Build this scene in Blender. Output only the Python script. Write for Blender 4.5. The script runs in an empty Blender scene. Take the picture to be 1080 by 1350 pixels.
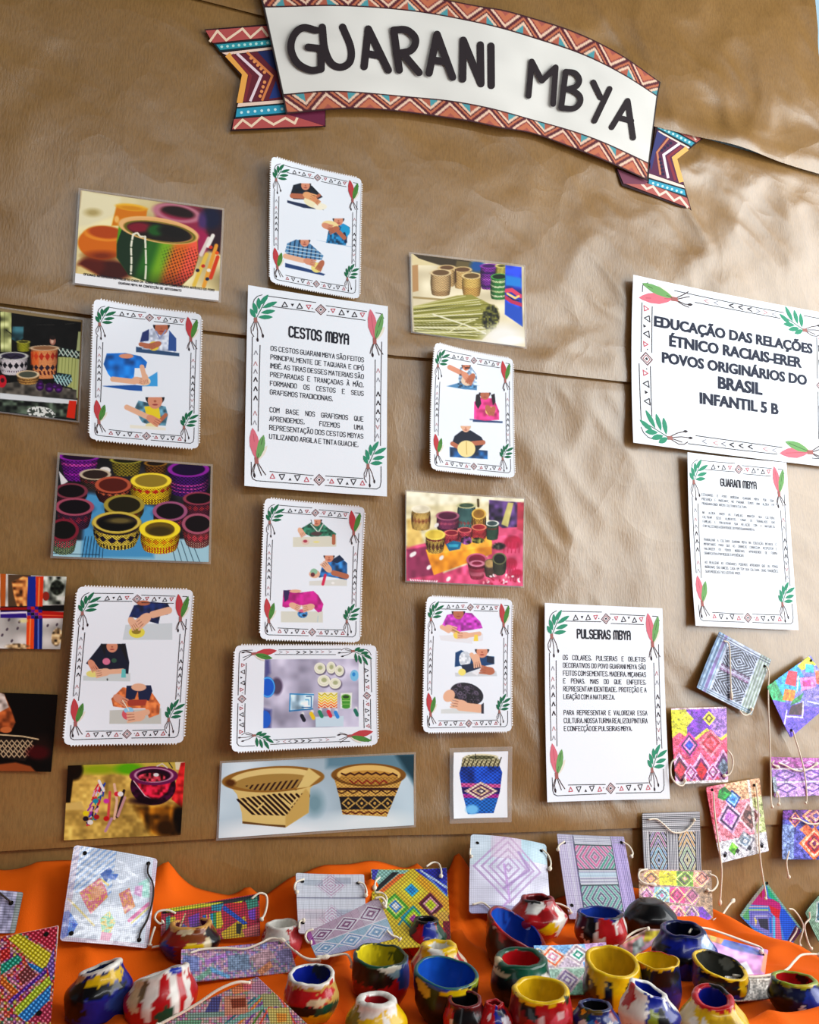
import bpy, math, random
import numpy as np
from mathutils import Vector, Euler
C = bpy.context.scene
COL = C.collection
random.seed(7)

# ------------------------------------------------------------------ camera
CAM = np.array([0.0, -1.1328, 1.1]); FPX = 1080.5
YAW, PIT, ROL = .3304, .1759, .0084
_cy, _sy, _cp, _sp = math.cos(YAW), math.sin(YAW), math.cos(PIT), math.sin(PIT)
CF = np.array([_sy*_cp, _cy*_cp, _sp]); _r = np.array([_cy, -_sy, 0.0]); _u = np.cross(_r, CF)
CR = _r*math.cos(ROL)+_u*math.sin(ROL); CU = _u*math.cos(ROL)-_r*math.sin(ROL)
cam = bpy.data.cameras.new('camera'); camo = bpy.data.objects.new('camera', cam); COL.objects.link(camo)
cam.sensor_fit = 'HORIZONTAL'; cam.sensor_width = 36; cam.lens = 36*FPX/1080
cam.clip_start = .02
from mathutils import Matrix
camo.matrix_world = Matrix(((CR[0], CU[0], -CF[0], CAM[0]), (CR[1], CU[1], -CF[1], CAM[1]), (CR[2], CU[2], -CF[2], CAM[2]), (0, 0, 0, 1)))
C.camera = camo

# ------------------------------------------------------------------ light and exposure
C.view_settings.view_transform = 'Standard'; C.view_settings.look = 'None'
C.view_settings.gamma = 1; C.view_settings.use_curve_mapping = False
C.view_settings.exposure = 0.0
w = bpy.data.worlds.new('world'); C.world = w; w.use_nodes = True
w.node_tree.nodes['Background'].inputs[0].default_value = (.92, .95, 1, 1)
w.node_tree.nodes['Background'].inputs[1].default_value = .035
def area(name, loc, target, sx, sy, power, col):
    l = bpy.data.lights.new(name, 'AREA'); l.shape = 'RECTANGLE'; l.size = sx; l.size_y = sy
    l.energy = power; l.color = col
    o = bpy.data.objects.new(name, l); COL.objects.link(o); o.location = loc
    d = Vector(target)-Vector(loc); o.rotation_euler = d.to_track_quat('-Z', 'Y').to_euler()
    return o
area('window_daylight', (2.1, -1.3, 1.75), (0, -1.0, 1.45), 2.0, 1.9, 85, (.95, .98, 1))
area('ceiling_tube_lamp', (.9, -2.3, 2.75), (.9, -1.6, .6), 3.0, .26, 26, (.97, .99, 1))
area('doorway_light', (-2.1, -2.3, 1.15), (.2, 0, .95), .9, 1.6, 6, (.92, .97, 1))  # unseen soft fill, added to lift the left and lower wall

# ------------------------------------------------------------------ pixel rays to places on the wall / table
def ray(x, y): return CF+CR*((x-540)/FPX)-CU*((y-675)/FPX)
def W(x, y, Y=0.0):
    d = ray(x, y); return CAM+d*((Y-CAM[1])/d[1])
def T(x, y, z):
    d = ray(x, y); return CAM+d*((z-CAM[2])/d[2])

# ------------------------------------------------------------------ helpers
def hx(s):
    if len(s) == 3: s = s[0]*2+s[1]*2+s[2]*2
    return np.array([int(s[i:i+2], 16)/255 for i in (0, 2, 4)])
def lin(c):
    c = np.asarray(c, float); return np.where(c <= .04045, c/12.92, ((np.clip(c, 0, 1)+.055)/1.055)**2.4)
def vn(X, Y, sc, seed=0):
    """value noise 0..1"""
    X = np.asarray(X, float)/sc; Y = np.asarray(Y, float)/sc
    xi, yi = np.floor(X), np.floor(Y); fx, fy = X-xi, Y-yi
    fx = fx*fx*(3-2*fx); fy = fy*fy*(3-2*fy)
    h = lambda a, b: np.modf(np.abs(np.sin(a*127.1+b*311.7+seed*74.7)*43758.5453))[0]
    return (h(xi, yi)*(1-fx)+h(xi+1, yi)*fx)*(1-fy)+(h(xi, yi+1)*(1-fx)+h(xi+1, yi+1)*fx)*fy
def sst(a, b, x):
    t = np.clip((x-a)/(b-a), 0, 1); return t*t*(3-2*t)
def nm(name):
    m = bpy.data.materials.new(name); m.use_nodes = True
    return m, m.node_tree.nodes, m.node_tree.links, m.node_tree.nodes['Principled BSDF']
def pmat(name, rough=.6, spec=.4, coat=0, bump=0, bscale=300, col=None, coatr=.08):
    m, n, l, b = nm(name)
    if col is None:
        a = n.new('ShaderNodeAttribute'); a.attribute_name = 'Col'; l.new(a.outputs['Color'], b.inputs['Base Color'])
    else: b.inputs['Base Color'].default_value = (*lin(hx(col)), 1)
    b.inputs['Roughness'].default_value = rough; b.inputs['Specular IOR Level'].default_value = spec
    b.inputs['Coat Weight'].default_value = coat; b.inputs['Coat Roughness'].default_value = coatr
    if bump:
        t = n.new('ShaderNodeTexCoord'); z = n.new('ShaderNodeTexNoise'); z.inputs['Scale'].default_value = bscale
        z.inputs['Detail'].default_value = 3
        u = n.new('ShaderNodeBump'); u.inputs['Strength'].default_value = bump; u.inputs['Distance'].default_value = .002
        l.new(t.outputs['Object'], z.inputs['Vector']); l.new(z.outputs['Fac'], u.inputs['Height'])
        l.new(u.outputs['Normal'], b.inputs['Normal'])
        if coat: l.new(u.outputs['Normal'], b.inputs['Coat Normal'])
    return m
M = {}
M['print'] = pmat('printed_paper', .6, .3)
M['photo'] = pmat('glossy_photo_print', .4, .2)
M['card'] = pmat('laminated_card_print', .45, .25, .2, .25, 38, coatr=.16)
M['glare'] = pmat('shiny_laminate_print', .35, .4, 1, .9, 26, coatr=.12)
M['ink'] = pmat('printed_ink', .65, .2)
M['paper'] = pmat('white_paper', .65, .25, 0, .05, 400, 'eef4fa')
M['clay'] = pmat('glazed_paint_on_clay', .3, .25, .3, .2, 45, coatr=.1)
M['cord'] = pmat('cotton_cord', .85, .15, 0, .5, 1500, 'efe4cf')
M['darkcord'] = pmat('dark_cord', .8, .2, 0, .4, 1500, '3a322c')
M['hole'] = pmat('punched_hole', .9, .1, col='16130f')
M['wall'] = pmat('pale_blue_wall', .7, .3, 0, .1, 120, '9dbccc')
M['wood'] = pmat('table_board', .5, .4, col='c9b79a')
M['floor'] = pmat('floor_tile', .5, .4, col='a79d92')
m, n, l, b = nm('clear_laminate_film'); M['film'] = m
b.inputs['Base Color'].default_value = (.8, .82, .82, 1); b.inputs['Roughness'].default_value = .2
b.inputs['Alpha'].default_value = .2
m, n, l, b = nm('orange_cloth'); M['cloth'] = m
t = n.new('ShaderNodeTexCoord'); z = n.new('ShaderNodeTexNoise'); z.inputs['Scale'].default_value = 900
u = n.new('ShaderNodeBump'); u.inputs['Strength'].default_value = .25; u.inputs['Distance'].default_value = .001
l.new(t.outputs['Object'], z.inputs['Vector']); l.new(z.outputs['Fac'], u.inputs['Height']); l.new(u.outputs['Normal'], b.inputs['Normal'])
b.inputs['Base Color'].default_value = (.82, .120, .004, 1); b.inputs['Roughness'].default_value = .75
b.inputs['Specular IOR Level'].default_value = .08
# kraft paper: brown, fibrous, creased, with a soft sheen
m, n, l, b = nm('kraft_paper'); M['kraft'] = m
t = n.new('ShaderNodeTexCoord')
z1 = n.new('ShaderNodeTexNoise'); z1.inputs['Scale'].default_value = 5; z1.inputs['Detail'].default_value = 8; z1.inputs['Roughness'].default_value = .6
z2 = n.new('ShaderNodeTexNoise'); z2.inputs['Scale'].default_value = 420; z2.inputs['Detail'].default_value = 2
mp = n.new('ShaderNodeMapping'); mp.inputs['Scale'].default_value = (1, 1, .25)
l.new(t.outputs['Object'], mp.inputs['Vector']); l.new(mp.outputs['Vector'], z2.inputs['Vector']); l.new(t.outputs['Object'], z1.inputs['Vector'])
r1 = n.new('ShaderNodeValToRGB'); r1.color_ramp.elements[0].position = .3; r1.color_ramp.elements[1].position = .75
r1.color_ramp.elements[0].color = (.240, .120, .028, 1); r1.color_ramp.elements[1].color = (.322, .172, .049, 1)
l.new(z1.outputs['Fac'], r1.inputs['Fac'])
mx = n.new('ShaderNodeMix'); mx.data_type = 'RGBA'; mx.blend_type = 'MULTIPLY'; mx.inputs['Factor'].default_value = .35
r2 = n.new('ShaderNodeValToRGB'); r2.color_ramp.elements[0].position = .35; r2.color_ramp.elements[1].position = .6
r2.color_ramp.elements[0].color = (.55, .55, .55, 1); l.new(z2.outputs['Fac'], r2.inputs['Fac'])
l.new(r1.outputs['Color'], mx.inputs['A']); l.new(r2.outputs['Color'], mx.inputs['B']); l.new(mx.outputs['Result'], b.inputs['Base Color'])
b.inputs['Roughness'].default_value = .35; b.inputs['Specular IOR Level'].default_value = 1.0; b.inputs['Specular Tint'].default_value = (.93, 1, 1, 1); b.inputs['IOR'].default_value = 1.5
u = n.new('ShaderNodeBump'); u.inputs['Strength'].default_value = .25; u.inputs['Distance'].default_value = .001
l.new(z2.outputs['Fac'], u.inputs['Height'])
# creases: distorted facets over the whole sheet
zd = n.new('ShaderNodeTexNoise'); zd.inputs['Scale'].default_value = 4; zd.inputs['Detail'].default_value = 3; l.new(t.outputs['Object'], zd.inputs['Vector'])
vm = n.new('ShaderNodeMix'); vm.data_type = 'VECTOR'; vm.inputs['Factor'].default_value = .22
l.new(t.outputs['Object'], vm.inputs[4]); l.new(zd.outputs['Color'], vm.inputs[5])
last = u
for sc, st, ds in ((7.5, .42, .010), (17, .22, .004)):
    vo = n.new('ShaderNodeTexVoronoi'); vo.inputs['Scale'].default_value = sc; l.new(vm.outputs[1], vo.inputs['Vector'])
    ub = n.new('ShaderNodeBump'); ub.inputs['Strength'].default_value = st; ub.inputs['Distance'].default_value = ds
    l.new(vo.outputs['Distance'], ub.inputs['Height']); l.new(last.outputs['Normal'], ub.inputs['Normal']); last = ub
l.new(last.outputs['Normal'], b.inputs['Normal'])

def mk(name, v, f, mat, parent=None, org=None, cols=None, fcols=None, smooth=False, loc=None):
    """one mesh object; v are world points (relative to org when given)"""
    v = np.asarray(v, float)
    if org is not None: v = v-np.asarray(org)
    me = bpy.data.meshes.new(name); me.from_pydata(v.tolist(), [], [list(map(int, q)) for q in f])
    me.materials.append(mat)
    if cols is not None:
        a = me.color_attributes.new('Col', 'FLOAT_COLOR', 'POINT')
        c = np.ones((len(v), 4), np.float32); c[:, :3] = lin(cols); a.data.foreach_set('color', c.ravel())
    if fcols is not None:
        a = me.color_attributes.new('Col', 'FLOAT_COLOR', 'CORNER')
        c = np.ones((sum(len(q) for q in f), 4), np.float32)
        c[:, :3] = np.repeat(lin(np.array(fcols)), [len(q) for q in f], 0); a.data.foreach_set('color', c.ravel())
    if smooth: me.polygons.foreach_set('use_smooth', [True]*len(me.polygons))
    o = bpy.data.objects.new(name, me); COL.objects.link(o)
    if parent is not None: o.parent = parent
    elif org is not None: o.location = org
    return o
def tag(o, label, cat, group=None):
    o['label'] = label; o['category'] = cat
    if group: o['group'] = group
    return o
def struct(o): o['kind'] = 'structure'; return o
def gridf(nu, nv):
    i = np.arange(nv-1)[:, None]*nu+np.arange(nu-1)[None]; i = i.ravel()
    return np.stack([i, i+nu, i+nu+1, i+1], 1)
def box(name, lo, hi, mat, parent=None, org=None):
    x0, y0, z0 = lo; x1, y1, z1 = hi
    v = [(x0, y0, z0), (x1, y0, z0), (x1, y1, z0), (x0, y1, z0), (x0, y0, z1), (x1, y0, z1), (x1, y1, z1), (x0, y1, z1)]
    return mk(name, v, [(0, 3, 2, 1), (4, 5, 6, 7), (0, 1, 5, 4), (1, 2, 6, 5), (2, 3, 7, 6), (3, 0, 4, 7)], mat, parent, org)
def smoothline(P, n=6):
    P = np.asarray(P, float)
    if len(P) < 3: return np.array([P[0]+(P[-1]-P[0])*t for t in np.linspace(0, 1, n)])
    Q = np.vstack([2*P[0]-P[1], P, 2*P[-1]-P[-2]]); out = []
    for i in range(1, len(Q)-2):
        a, b_, c, d = Q[i-1:i+3]
        for t in np.arange(n)/n:
            out.append(.5*((2*b_)+(c-a)*t+(2*a-5*b_+4*c-d)*t*t+(3*b_-a-3*c+d)*t**3))
    out.append(P[-1]); return np.array(out)
def tube(name, P, r, mat, parent=None, org=None, n=6, knot=False):
    P = smoothline(P); N = len(P); V = []; F = []
    rr = np.full(N, r)
    if knot: rr[-3:-1] = r*2.2
    for i in range(N):
        t = P[min(i+1, N-1)]-P[max(i-1, 0)]; t /= np.linalg.norm(t)+1e-9
        a = np.cross(t, [.3, .9, .2]); a /= np.linalg.norm(a)+1e-9; b_ = np.cross(t, a)
        for k in range(n):
            th = 2*math.pi*k/n; V.append(P[i]+rr[i]*(a*math.cos(th)+b_*math.sin(th)))
    for i in range(N-1):
        for k in range(n): F.append((i*n+k, i*n+(k+1) % n, (i+1)*n+(k+1) % n, (i+1)*n+k))
    F += [tuple(range(n))[::-1], tuple((N-1)*n+k for k in range(n))]
    return mk(name, V, F, mat, parent, org, smooth=True)

class Surf:
    """a sheet: four world corners TL TR BR BL, with a little curl off its back"""
    def __init__(s, c4, curl=None, bow=0):
        s.c = np.array(c4, float); s.n = np.cross(s.c[3]-s.c[0], s.c[1]-s.c[0]); s.n /= np.linalg.norm(s.n)
        if np.dot(s.n, CAM-s.c.mean(0)) < 0: s.n = -s.n
        s.curl = curl or (0, 0, 0, 0); s.bow = bow; s.org = s.c.mean(0)
        s.w = np.linalg.norm(s.c[1]-s.c[0]+s.c[2]-s.c[3])/2; s.h = np.linalg.norm(s.c[3]-s.c[0]+s.c[2]-s.c[1])/2
    def P(s, u, v, off=0.0):
        u = np.asarray(u, float)[..., None]; v = np.asarray(v, float)[..., None]
        p = (s.c[0]*(1-u)+s.c[1]*u)*(1-v)+(s.c[3]*(1-u)+s.c[2]*u)*v
        U, V_ = np.clip(u, 0, 1), np.clip(v, 0, 1)
        k = s.curl
        z = k[0]*((1-U)*(1-V_))**3+k[1]*(U*(1-V_))**3+k[2]*(U*V_)**3+k[3]*((1-U)*V_)**3+s.bow*4*U*(1-U)
        return p+s.n*(z+off)
def invb(q, x, y):
    """inverse bilinear: quad q (4x2), point arrays -> u,v"""
    q = np.asarray(q, float).reshape(4, 2); x = np.asarray(x, float); y = np.asarray(y, float)
    u = np.full(x.shape, .5); v = np.full(x.shape, .5)
    for _ in range(8):
        px = (q[0, 0]*(1-u)+q[1, 0]*u)*(1-v)+(q[3, 0]*(1-u)+q[2, 0]*u)*v-x
        py = (q[0, 1]*(1-u)+q[1, 1]*u)*(1-v)+(q[3, 1]*(1-u)+q[2, 1]*u)*v-y
        a = (q[1, 0]-q[0, 0])*(1-v)+(q[2, 0]-q[3, 0])*v; b_ = (q[3, 0]-q[0, 0])*(1-u)+(q[2, 0]-q[1, 0])*u
        c = (q[1, 1]-q[0, 1])*(1-v)+(q[2, 1]-q[3, 1])*v; d = (q[3, 1]-q[0, 1])*(1-u)+(q[2, 1]-q[1, 1])*u
        D = a*d-b_*c; u = u-(d*px-b_*py)/D; v = v-(a*py-c*px)/D
    return u, v

class Cv:
    """paints a printed picture onto a grid of vertices; drawing coordinates follow the quad q"""
    def __init__(s, q, o, k, bg='fff', res=1.2):
        s.q = np.array(q, float).reshape(4, 2); s.k = k; s.px = s.q/k+np.array(o)
        d = lambda a, b_: np.linalg.norm(s.px[a]-s.px[b_])
        s.nu = max(8, int(max(d(0, 1), d(3, 2))*res)); s.nv = max(8, int(max(d(0, 3), d(1, 2))*res))
        s.U, s.V = np.meshgrid(np.linspace(0, 1, s.nu), np.linspace(0, 1, s.nv))
        u, v = s.U[..., None], s.V[..., None]
        p = (s.q[0]*(1-u)+s.q[1]*u)*(1-v)+(s.q[3]*(1-u)+s.q[2]*u)*v
        s.X, s.Y = p[..., 0], p[..., 1]; s.a = k/res
        s.C = np.zeros(s.X.shape+(3,))+hx(bg); s.all = np.ones(s.X.shape)
    def put(s, m, c):
        c = hx(c) if isinstance(c, str) else c
        s.C = s.C*(1-m[..., None])+c*m[..., None]; return m
    def e(s, x, y, rx, ry, c, rot=0, soft=None, clip=None):
        a = math.radians(rot); dx, dy = s.X-x, s.Y-y
        X = dx*math.cos(a)+dy*math.sin(a); Y = dy*math.cos(a)-dx*math.sin(a)
        d = (np.sqrt((X/rx)**2+(Y/ry)**2)-1)*min(rx, ry)
        m = np.clip(.5-d/(soft or s.a), 0, 1)
        if clip is not None: m = m*clip
        return s.put(m, c)
    def ring(s, x, y, rx, ry, w_, c, rot=0, soft=None):
        a = math.radians(rot); dx, dy = s.X-x, s.Y-y
        X = dx*math.cos(a)+dy*math.sin(a); Y = dy*math.cos(a)-dx*math.sin(a)
        d = np.abs((np.sqrt((X/rx)**2+(Y/ry)**2)-1)*min(rx, ry))-w_/2
        return s.put(np.clip(.5-d/(soft or s.a), 0, 1), c)
    def seg(s, P):
        P = np.asarray(P, float).reshape(-1, 2); D = np.full(s.X.shape, 1e9)
        for (x0, y0), (x1, y1) in zip(P[:-1], P[1:]):
            L = (x1-x0)**2+(y1-y0)**2+1e-9
            t = np.clip(((s.X-x0)*(x1-x0)+(s.Y-y0)*(y1-y0))/L, 0, 1)
            D = np.minimum(D, np.hypot(s.X-x0-t*(x1-x0), s.Y-y0-t*(y1-y0)))
        return D
    def l(s, P, w_, c, soft=None, clip=None):
        m = np.clip(.5-(s.seg(P)-w_/2)/(soft or s.a), 0, 1)
        if clip is not None: m = m*clip
        return s.put(m, c)
    def pm(s, P, soft=None):
        P = np.asarray(P, float).reshape(-1, 2); Q = np.vstack([P, P[:1]]); ins = np.zeros(s.X.shape, bool)
        for (x0, y0), (x1, y1) in zip(Q[:-1], Q[1:]):
            if y0 == y1: continue
            ins ^= ((y0 > s.Y) != (y1 > s.Y)) & (s.X < (x1-x0)*(s.Y-y0)/(y1-y0)+x0)
        return np.clip(.5-np.where(ins, -1, 1)*s.seg(Q.ravel())/(soft or s.a), 0, 1)
    def p(s, P, c, soft=None, clip=None):
        m = s.pm(P, soft)
        if clip is not None: m = m*clip
        return s.put(m, c)
    def n(s, amp, sc, seed=0, m=None):
        k = 1+amp*2*(vn(s.X, s.Y, sc, seed)-.5)
        if m is not None: k = 1+(k-1)*m
        s.C = np.clip(s.C*k[..., None], 0, 1)
    def mul(s, k, m=None):
        if m is not None: k = 1+(k-1)*m
        s.C = np.clip(s.C*k[..., None], 0, 1)
    def dots(s, m, c, per, seed=0, thr=.6, sy=1.0):
        s.put(m*(vn(s.X, s.Y*sy, per, seed) > thr), c)

def punch(c, k=.6):
    C_ = c.C; c.C = C_*(1-k)+(C_*C_*(3-2*C_))*k; g = c.C.mean(-1, keepdims=True); c.C = np.clip(g+(c.C-g)*1.12, 0, 1)
def teeth(S, step=.0035, amp=.0026):
    """pinking-shear teeth along the edge of a sheet"""
    V = []; F = []; Cn = []
    for a, b_, L, nx, ny in (((0, 0), (1, 0), S.w, 0, -1), ((1, 0), (1, 1), S.h, 1, 0), ((1, 1), (0, 1), S.w, 0, 1), ((0, 1), (0, 0), S.h, -1, 0)):
        N = int(L/step)
        for i in range(N):
            if i < 2 or i > N-3: continue
            t0, t1 = i/N, (i+1)/N; tm = (t0+t1)/2
            q = [(a[0]+(b_[0]-a[0])*t, a[1]+(b_[1]-a[1])*t) for t in (t0, t1, tm)]
            q[2] = (q[2][0]+nx*amp/S.w, q[2][1]+ny*amp/S.h); q = [q[0], q[2], q[1]]
            k = len(V); V += q; F.append((k, k+1, k+2))
    V = np.array(V); return S.P(V[:, 0], V[:, 1]), F
def sheet(name, S, cv=None, mat=None, parent=None, off=0.0, rnd=0.0, pink=False, thick=.0004, nu=20, nv=26):
    """the sheet itself, with its printed picture when cv is given"""
    if cv is not None: nu, nv, u, v = cv.nu, cv.nv, cv.U.ravel().copy(), cv.V.ravel().copy()
    else:
        u, v = np.meshgrid(np.linspace(0, 1, nu), np.linspace(0, 1, nv)); u, v = u.ravel(), v.ravel()
    if rnd:
        X, Y = (u-.5)*S.w, (v-.5)*S.h; hx_, hy_ = S.w/2-rnd, S.h/2-rnd
        dx, dy = np.abs(X)-hx_, np.abs(Y)-hy_; k = (dx > 0) & (dy > 0)
        d = np.hypot(dx, dy)+1e-9; mxx = np.maximum(dx, dy); sc = np.where(k, mxx/d, 1)
        X = np.where(k, np.sign(X)*(hx_+dx*sc), X); Y = np.where(k, np.sign(Y)*(hy_+dy*sc), Y)
        u, v = X/S.w+.5, Y/S.h+.5
    V = S.P(u, v, off); F = gridf(nu, nv); cols = cv.C.reshape(-1, 3) if cv is not None else None
    F = [tuple(q) for q in F]
    if pink:
        tv, tf = teeth(S); k = len(V); V = np.vstack([V, tv]); F += [tuple(i+k for i in q) for q in tf]
        if cols is not None: cols = np.vstack([cols, np.full((len(tv), 3), .93)])
    o = mk(name, V, F, mat or M['print'], parent, S.org, cols, smooth=False)
    if thick:
        sm = o.modifiers.new('thickness', 'SOLIDIFY'); sm.thickness = thick
        nn = np.cross(V[nu]-V[0], V[1]-V[0]); sm.offset = -1
    return o

class Art:
    """flat printed shapes (vector), collected in drawing units and laid on a sheet"""
    def __init__(s, tf): s.V = []; s.F = []; s.K = []; s.Z = []; s.tf = tf; s.z = 0
    def poly(s, P, c, z=None):
        k = len(s.V); P = [tuple(p) for p in np.asarray(P, float).reshape(-1, 2)]
        s.V += P; s.F.append(tuple(range(k, k+len(P)))); s.K.append(hx(c)); s.Z += [(s.z if z is None else z)+.045*(len(s.F) % 20)]*len(P)
    def line(s, P, w_, c, caps=False, z=None, sub=30):
        P = np.asarray(P, float).reshape(-1, 2)
        for (x0, y0), (x1, y1) in zip(P[:-1], P[1:]):
            L = math.hypot(x1-x0, y1-y0)
            if L < 1e-9: continue
            nx, ny = -(y1-y0)/L*w_/2, (x1-x0)/L*w_/2; N = max(1, int(L/sub))
            ex, ey = ((x1-x0)/L*w_*.3, (y1-y0)/L*w_*.3) if not caps else (0, 0)
            x0, y0, x1, y1 = x0-ex, y0-ey, x1+ex, y1+ey
            for i in range(N):
                a, b_ = i/N, (i+1)/N
                ax, ay, bx, by = x0+(x1-x0)*a, y0+(y1-y0)*a, x0+(x1-x0)*b_, y0+(y1-y0)*b_
                s.poly([ax+nx, ay+ny, ax-nx, ay-ny, bx-nx, by-ny, bx+nx, by+ny], c, z)
        if caps:
            for x, y in P: s.poly([(x+w_/2*math.cos(t*math.pi/6), y+w_/2*math.sin(t*math.pi/6)) for t in range(12)], c, (s.z if z is None else z)+.3)
    def leaf(s, x0, y0, x1, y1, w_, c, z=None):
        dx, dy = x1-x0, y1-y0; L = math.hypot(dx, dy); nx, ny = -dy/L*w_/2, dx/L*w_/2
        s.poly([(x0+dx*t+nx*k, y0+dy*t+ny*k) for t, k in ((0, 0), (.2, .62), (.45, 1), (.7, .85), (.9, .4), (1, 0), (.9, -.4), (.7, -.85), (.45, -1), (.2, -.62))], c, z)
    def tri(s, x, y, r, c, up=True, w_=4, fill=False):
        k = 1 if up else -1; P = [x, y-k*r, x+r*.95, y+k*r*.75, x-r*.95, y+k*r*.75]
        if fill: s.poly(P, c)
        else: s.line(P+P[:4], w_, c)
    def build(s, name, S, parent, off=.00025, mat=None):
        V = np.array(s.V); u, v = s.tf(V[:, 0], V[:, 1])
        return mk(name, S.P(u, v, off+np.array(s.Z)[..., None]*2.5e-5), s.F, mat or M['ink'], parent, S.org, None, s.K)

# ------------------------------------------------------------------ the leaf-and-feather border of the printed pages
BQ = [75, 33, 905, 155, 898, 1283, 52, 1222]
def border(S, parent, turn=None, card=False):
    def tf(x, y):
        u, v = invb(BQ, x, y)
        return (u, v) if turn is None else ((v, 1-u) if turn == 'ccw' else (1-v, u))
    A = Art(tf); K = '2a2328'; PK = 'c9606c' if not card else 'b5484e'; lw = 4.2 if not card else 5.0
    GR = '2f8f6d' if not card else '1d6b48'; FP = 'd9707f' if not card else 'c23f45'; FG = '6ea45f' if not card else '4f8a3c'
    for P in ([102, 150, 110, 120, 128, 100, 155, 90], [190, 97, 468, 131], [215, 160, 462, 190], [528, 150, 775, 187], [532, 208, 765, 240],
              [830, 195, 862, 200, 880, 230], [868, 372, 862, 700, 860, 990], [828, 480, 825, 965], [100, 345, 96, 600, 94, 870], [144, 395, 132, 905],
              [92, 1085, 92, 1160, 100, 1182, 120, 1192, 455, 1213], [198, 1138, 452, 1160], [522, 1217, 835, 1240, 855, 1228, 862, 1200, 863, 1110], [525, 1163, 752, 1178]):
        A.line(P, lw, K)
    for x, y in ((497, 175), (487, 1185)):
        for r, w_, c in ((31, 5, '6b3a3a'), (19, 4, 'b0685e')): A.line([x-r, y, x, y-r, x+r, y, x, y+r, x-r, y, x, y-r], w_, c)
        A.poly([x-8, y, x, y-8, x+8, y, x, y+8], K)
    for x, y, r, c, up, f in ((285, 147, 17, K, 1, 0), (330, 148, 10, K, 0, 1), (372, 155, 17, K, 1, 0), (425, 158, 14, PK, 0, 0), (570, 180, 13, PK, 0, 0), (622, 193, 17, K, 1, 0),
                           (660, 187, 9, K, 0, 1), (700, 206, 16, K, 1, 0), (749, 206, 14, PK, 0, 0), (213, 1166, 14, PK, 1, 0), (268, 1168, 17, K, 0, 0), (315, 1182, 9, K, 1, 1), (358, 1173, 17, K, 0, 0),
                           (412, 1184, 14, PK, 1, 0), (562, 1194, 13, PK, 1, 0), (612, 1193, 17, K, 0, 0), (655, 1206, 9, K, 1, 1), (693, 1197, 17, K, 0, 0), (748, 1205, 14, PK, 1, 0)):
        A.tri(x, y, r, c, up, 5, f)
    for x, y in ((447, 168), (545, 186), (438, 1178), (540, 1186)): A.poly([x-4, y, x, y-4, x+4, y, x, y+4], K)
    for x, y, h in ((120, 440, '8d8d96'), (118, 505, 'c58d90'), (118, 552, '77747c'), (118, 600, K), (118, 655, K), (118, 710, K), (115, 800, 'c58d90'), (113, 855, '9a98a0'),
                    (846, 545, 'c0878c'), (846, 600, '8d8d96'), (846, 685, K), (846, 738, K), (845, 790, K), (843, 840, '77747c'), (843, 882, 'c58d90'), (841, 932, '9a98a0')):
        A.line([x-10, y+12, x, y-12, x+10, y+12] if y % 7 else [x-10, y-12, x, y+10, x+10, y-12], 6 if h == K else 4, h)
    for ox, oy, k in ((118, 240, 1), (782, 1105, .93)):
        A.z = 1; f = lambda *q: [(ox+q[i]*k if i % 2 == 0 else oy+q[i]*k) for i in range(len(q))]
        A.line(f(0, 0, 30, -60, 70, -145), 4, '24644c')
        for q in ((22, -85, 72, -152), (38, -70, 124, -110), (30, -40, 112, -55), (14, -14, 98, -16), (20, -60, 16, -132), (8, -32, -14, -102), (0, -8, -30, -64)):
            A.leaf(*f(*q), 27*k, GR, 1.5)
        for q in ((-2, 0, -26, 50, -24, 80, -10, 104), (2, 4, 12, 70, 12, 124), (6, 4, 28, 50, 42, 100), (0, 8, -14, 70)): A.line(f(*q), 4.5, '4a3734')
        for q in ((12, 122), (42, 98)): A.leaf(*f(q[0]-2, q[1]-14, q[0]+1, q[1]+14), 13*k, '2e2226', 2)
        A.poly(f(-10, -10, 8, -12, 11, 18, -9, 20), 'a06a62', 2)
    for bx, by, k, t1, t2 in ((824, 362, 1, (-28, -190), (48, -165)), (122, 1072, 1, (-22, -186), (42, -146))):
        f = lambda *q: [(bx+q[i]*k if i % 2 == 0 else by+q[i]*k) for i in range(len(q))]
        A.leaf(*f(8, 4, 62, -84), 26, 'ebe3d4', 1)
        A.leaf(*f(0, 0, *t1), 56, FP, 2); A.leaf(*f(4, 2, *t2), 46, FG, 2.5)
        A.line(f(-1, -8, t1[0]*.8, t1[1]*.8), 3, 'b5545f', z=3); A.line(f(4, -8, t2[0]*.85, t2[1]*.85), 3, '33582f', z=3)
        for q in ((-2, 10, -16, 60, -12, 96), (0, 12, 22, 72, 28, 90), (4, 10, 34, 60, 52, 86), (-4, 10, -22, 50, -28, 80)): A.line(f(*q), 5, '4a3734', z=1)
        A.leaf(*f(-16, 72, -10, 104), 14, '2e2226', 2)
        A.poly(f(-12, -14, 10, -16, 12, 22, -10, 24), 'a5625c', 3)
    return A.build('printed_border', S, parent)

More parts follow.
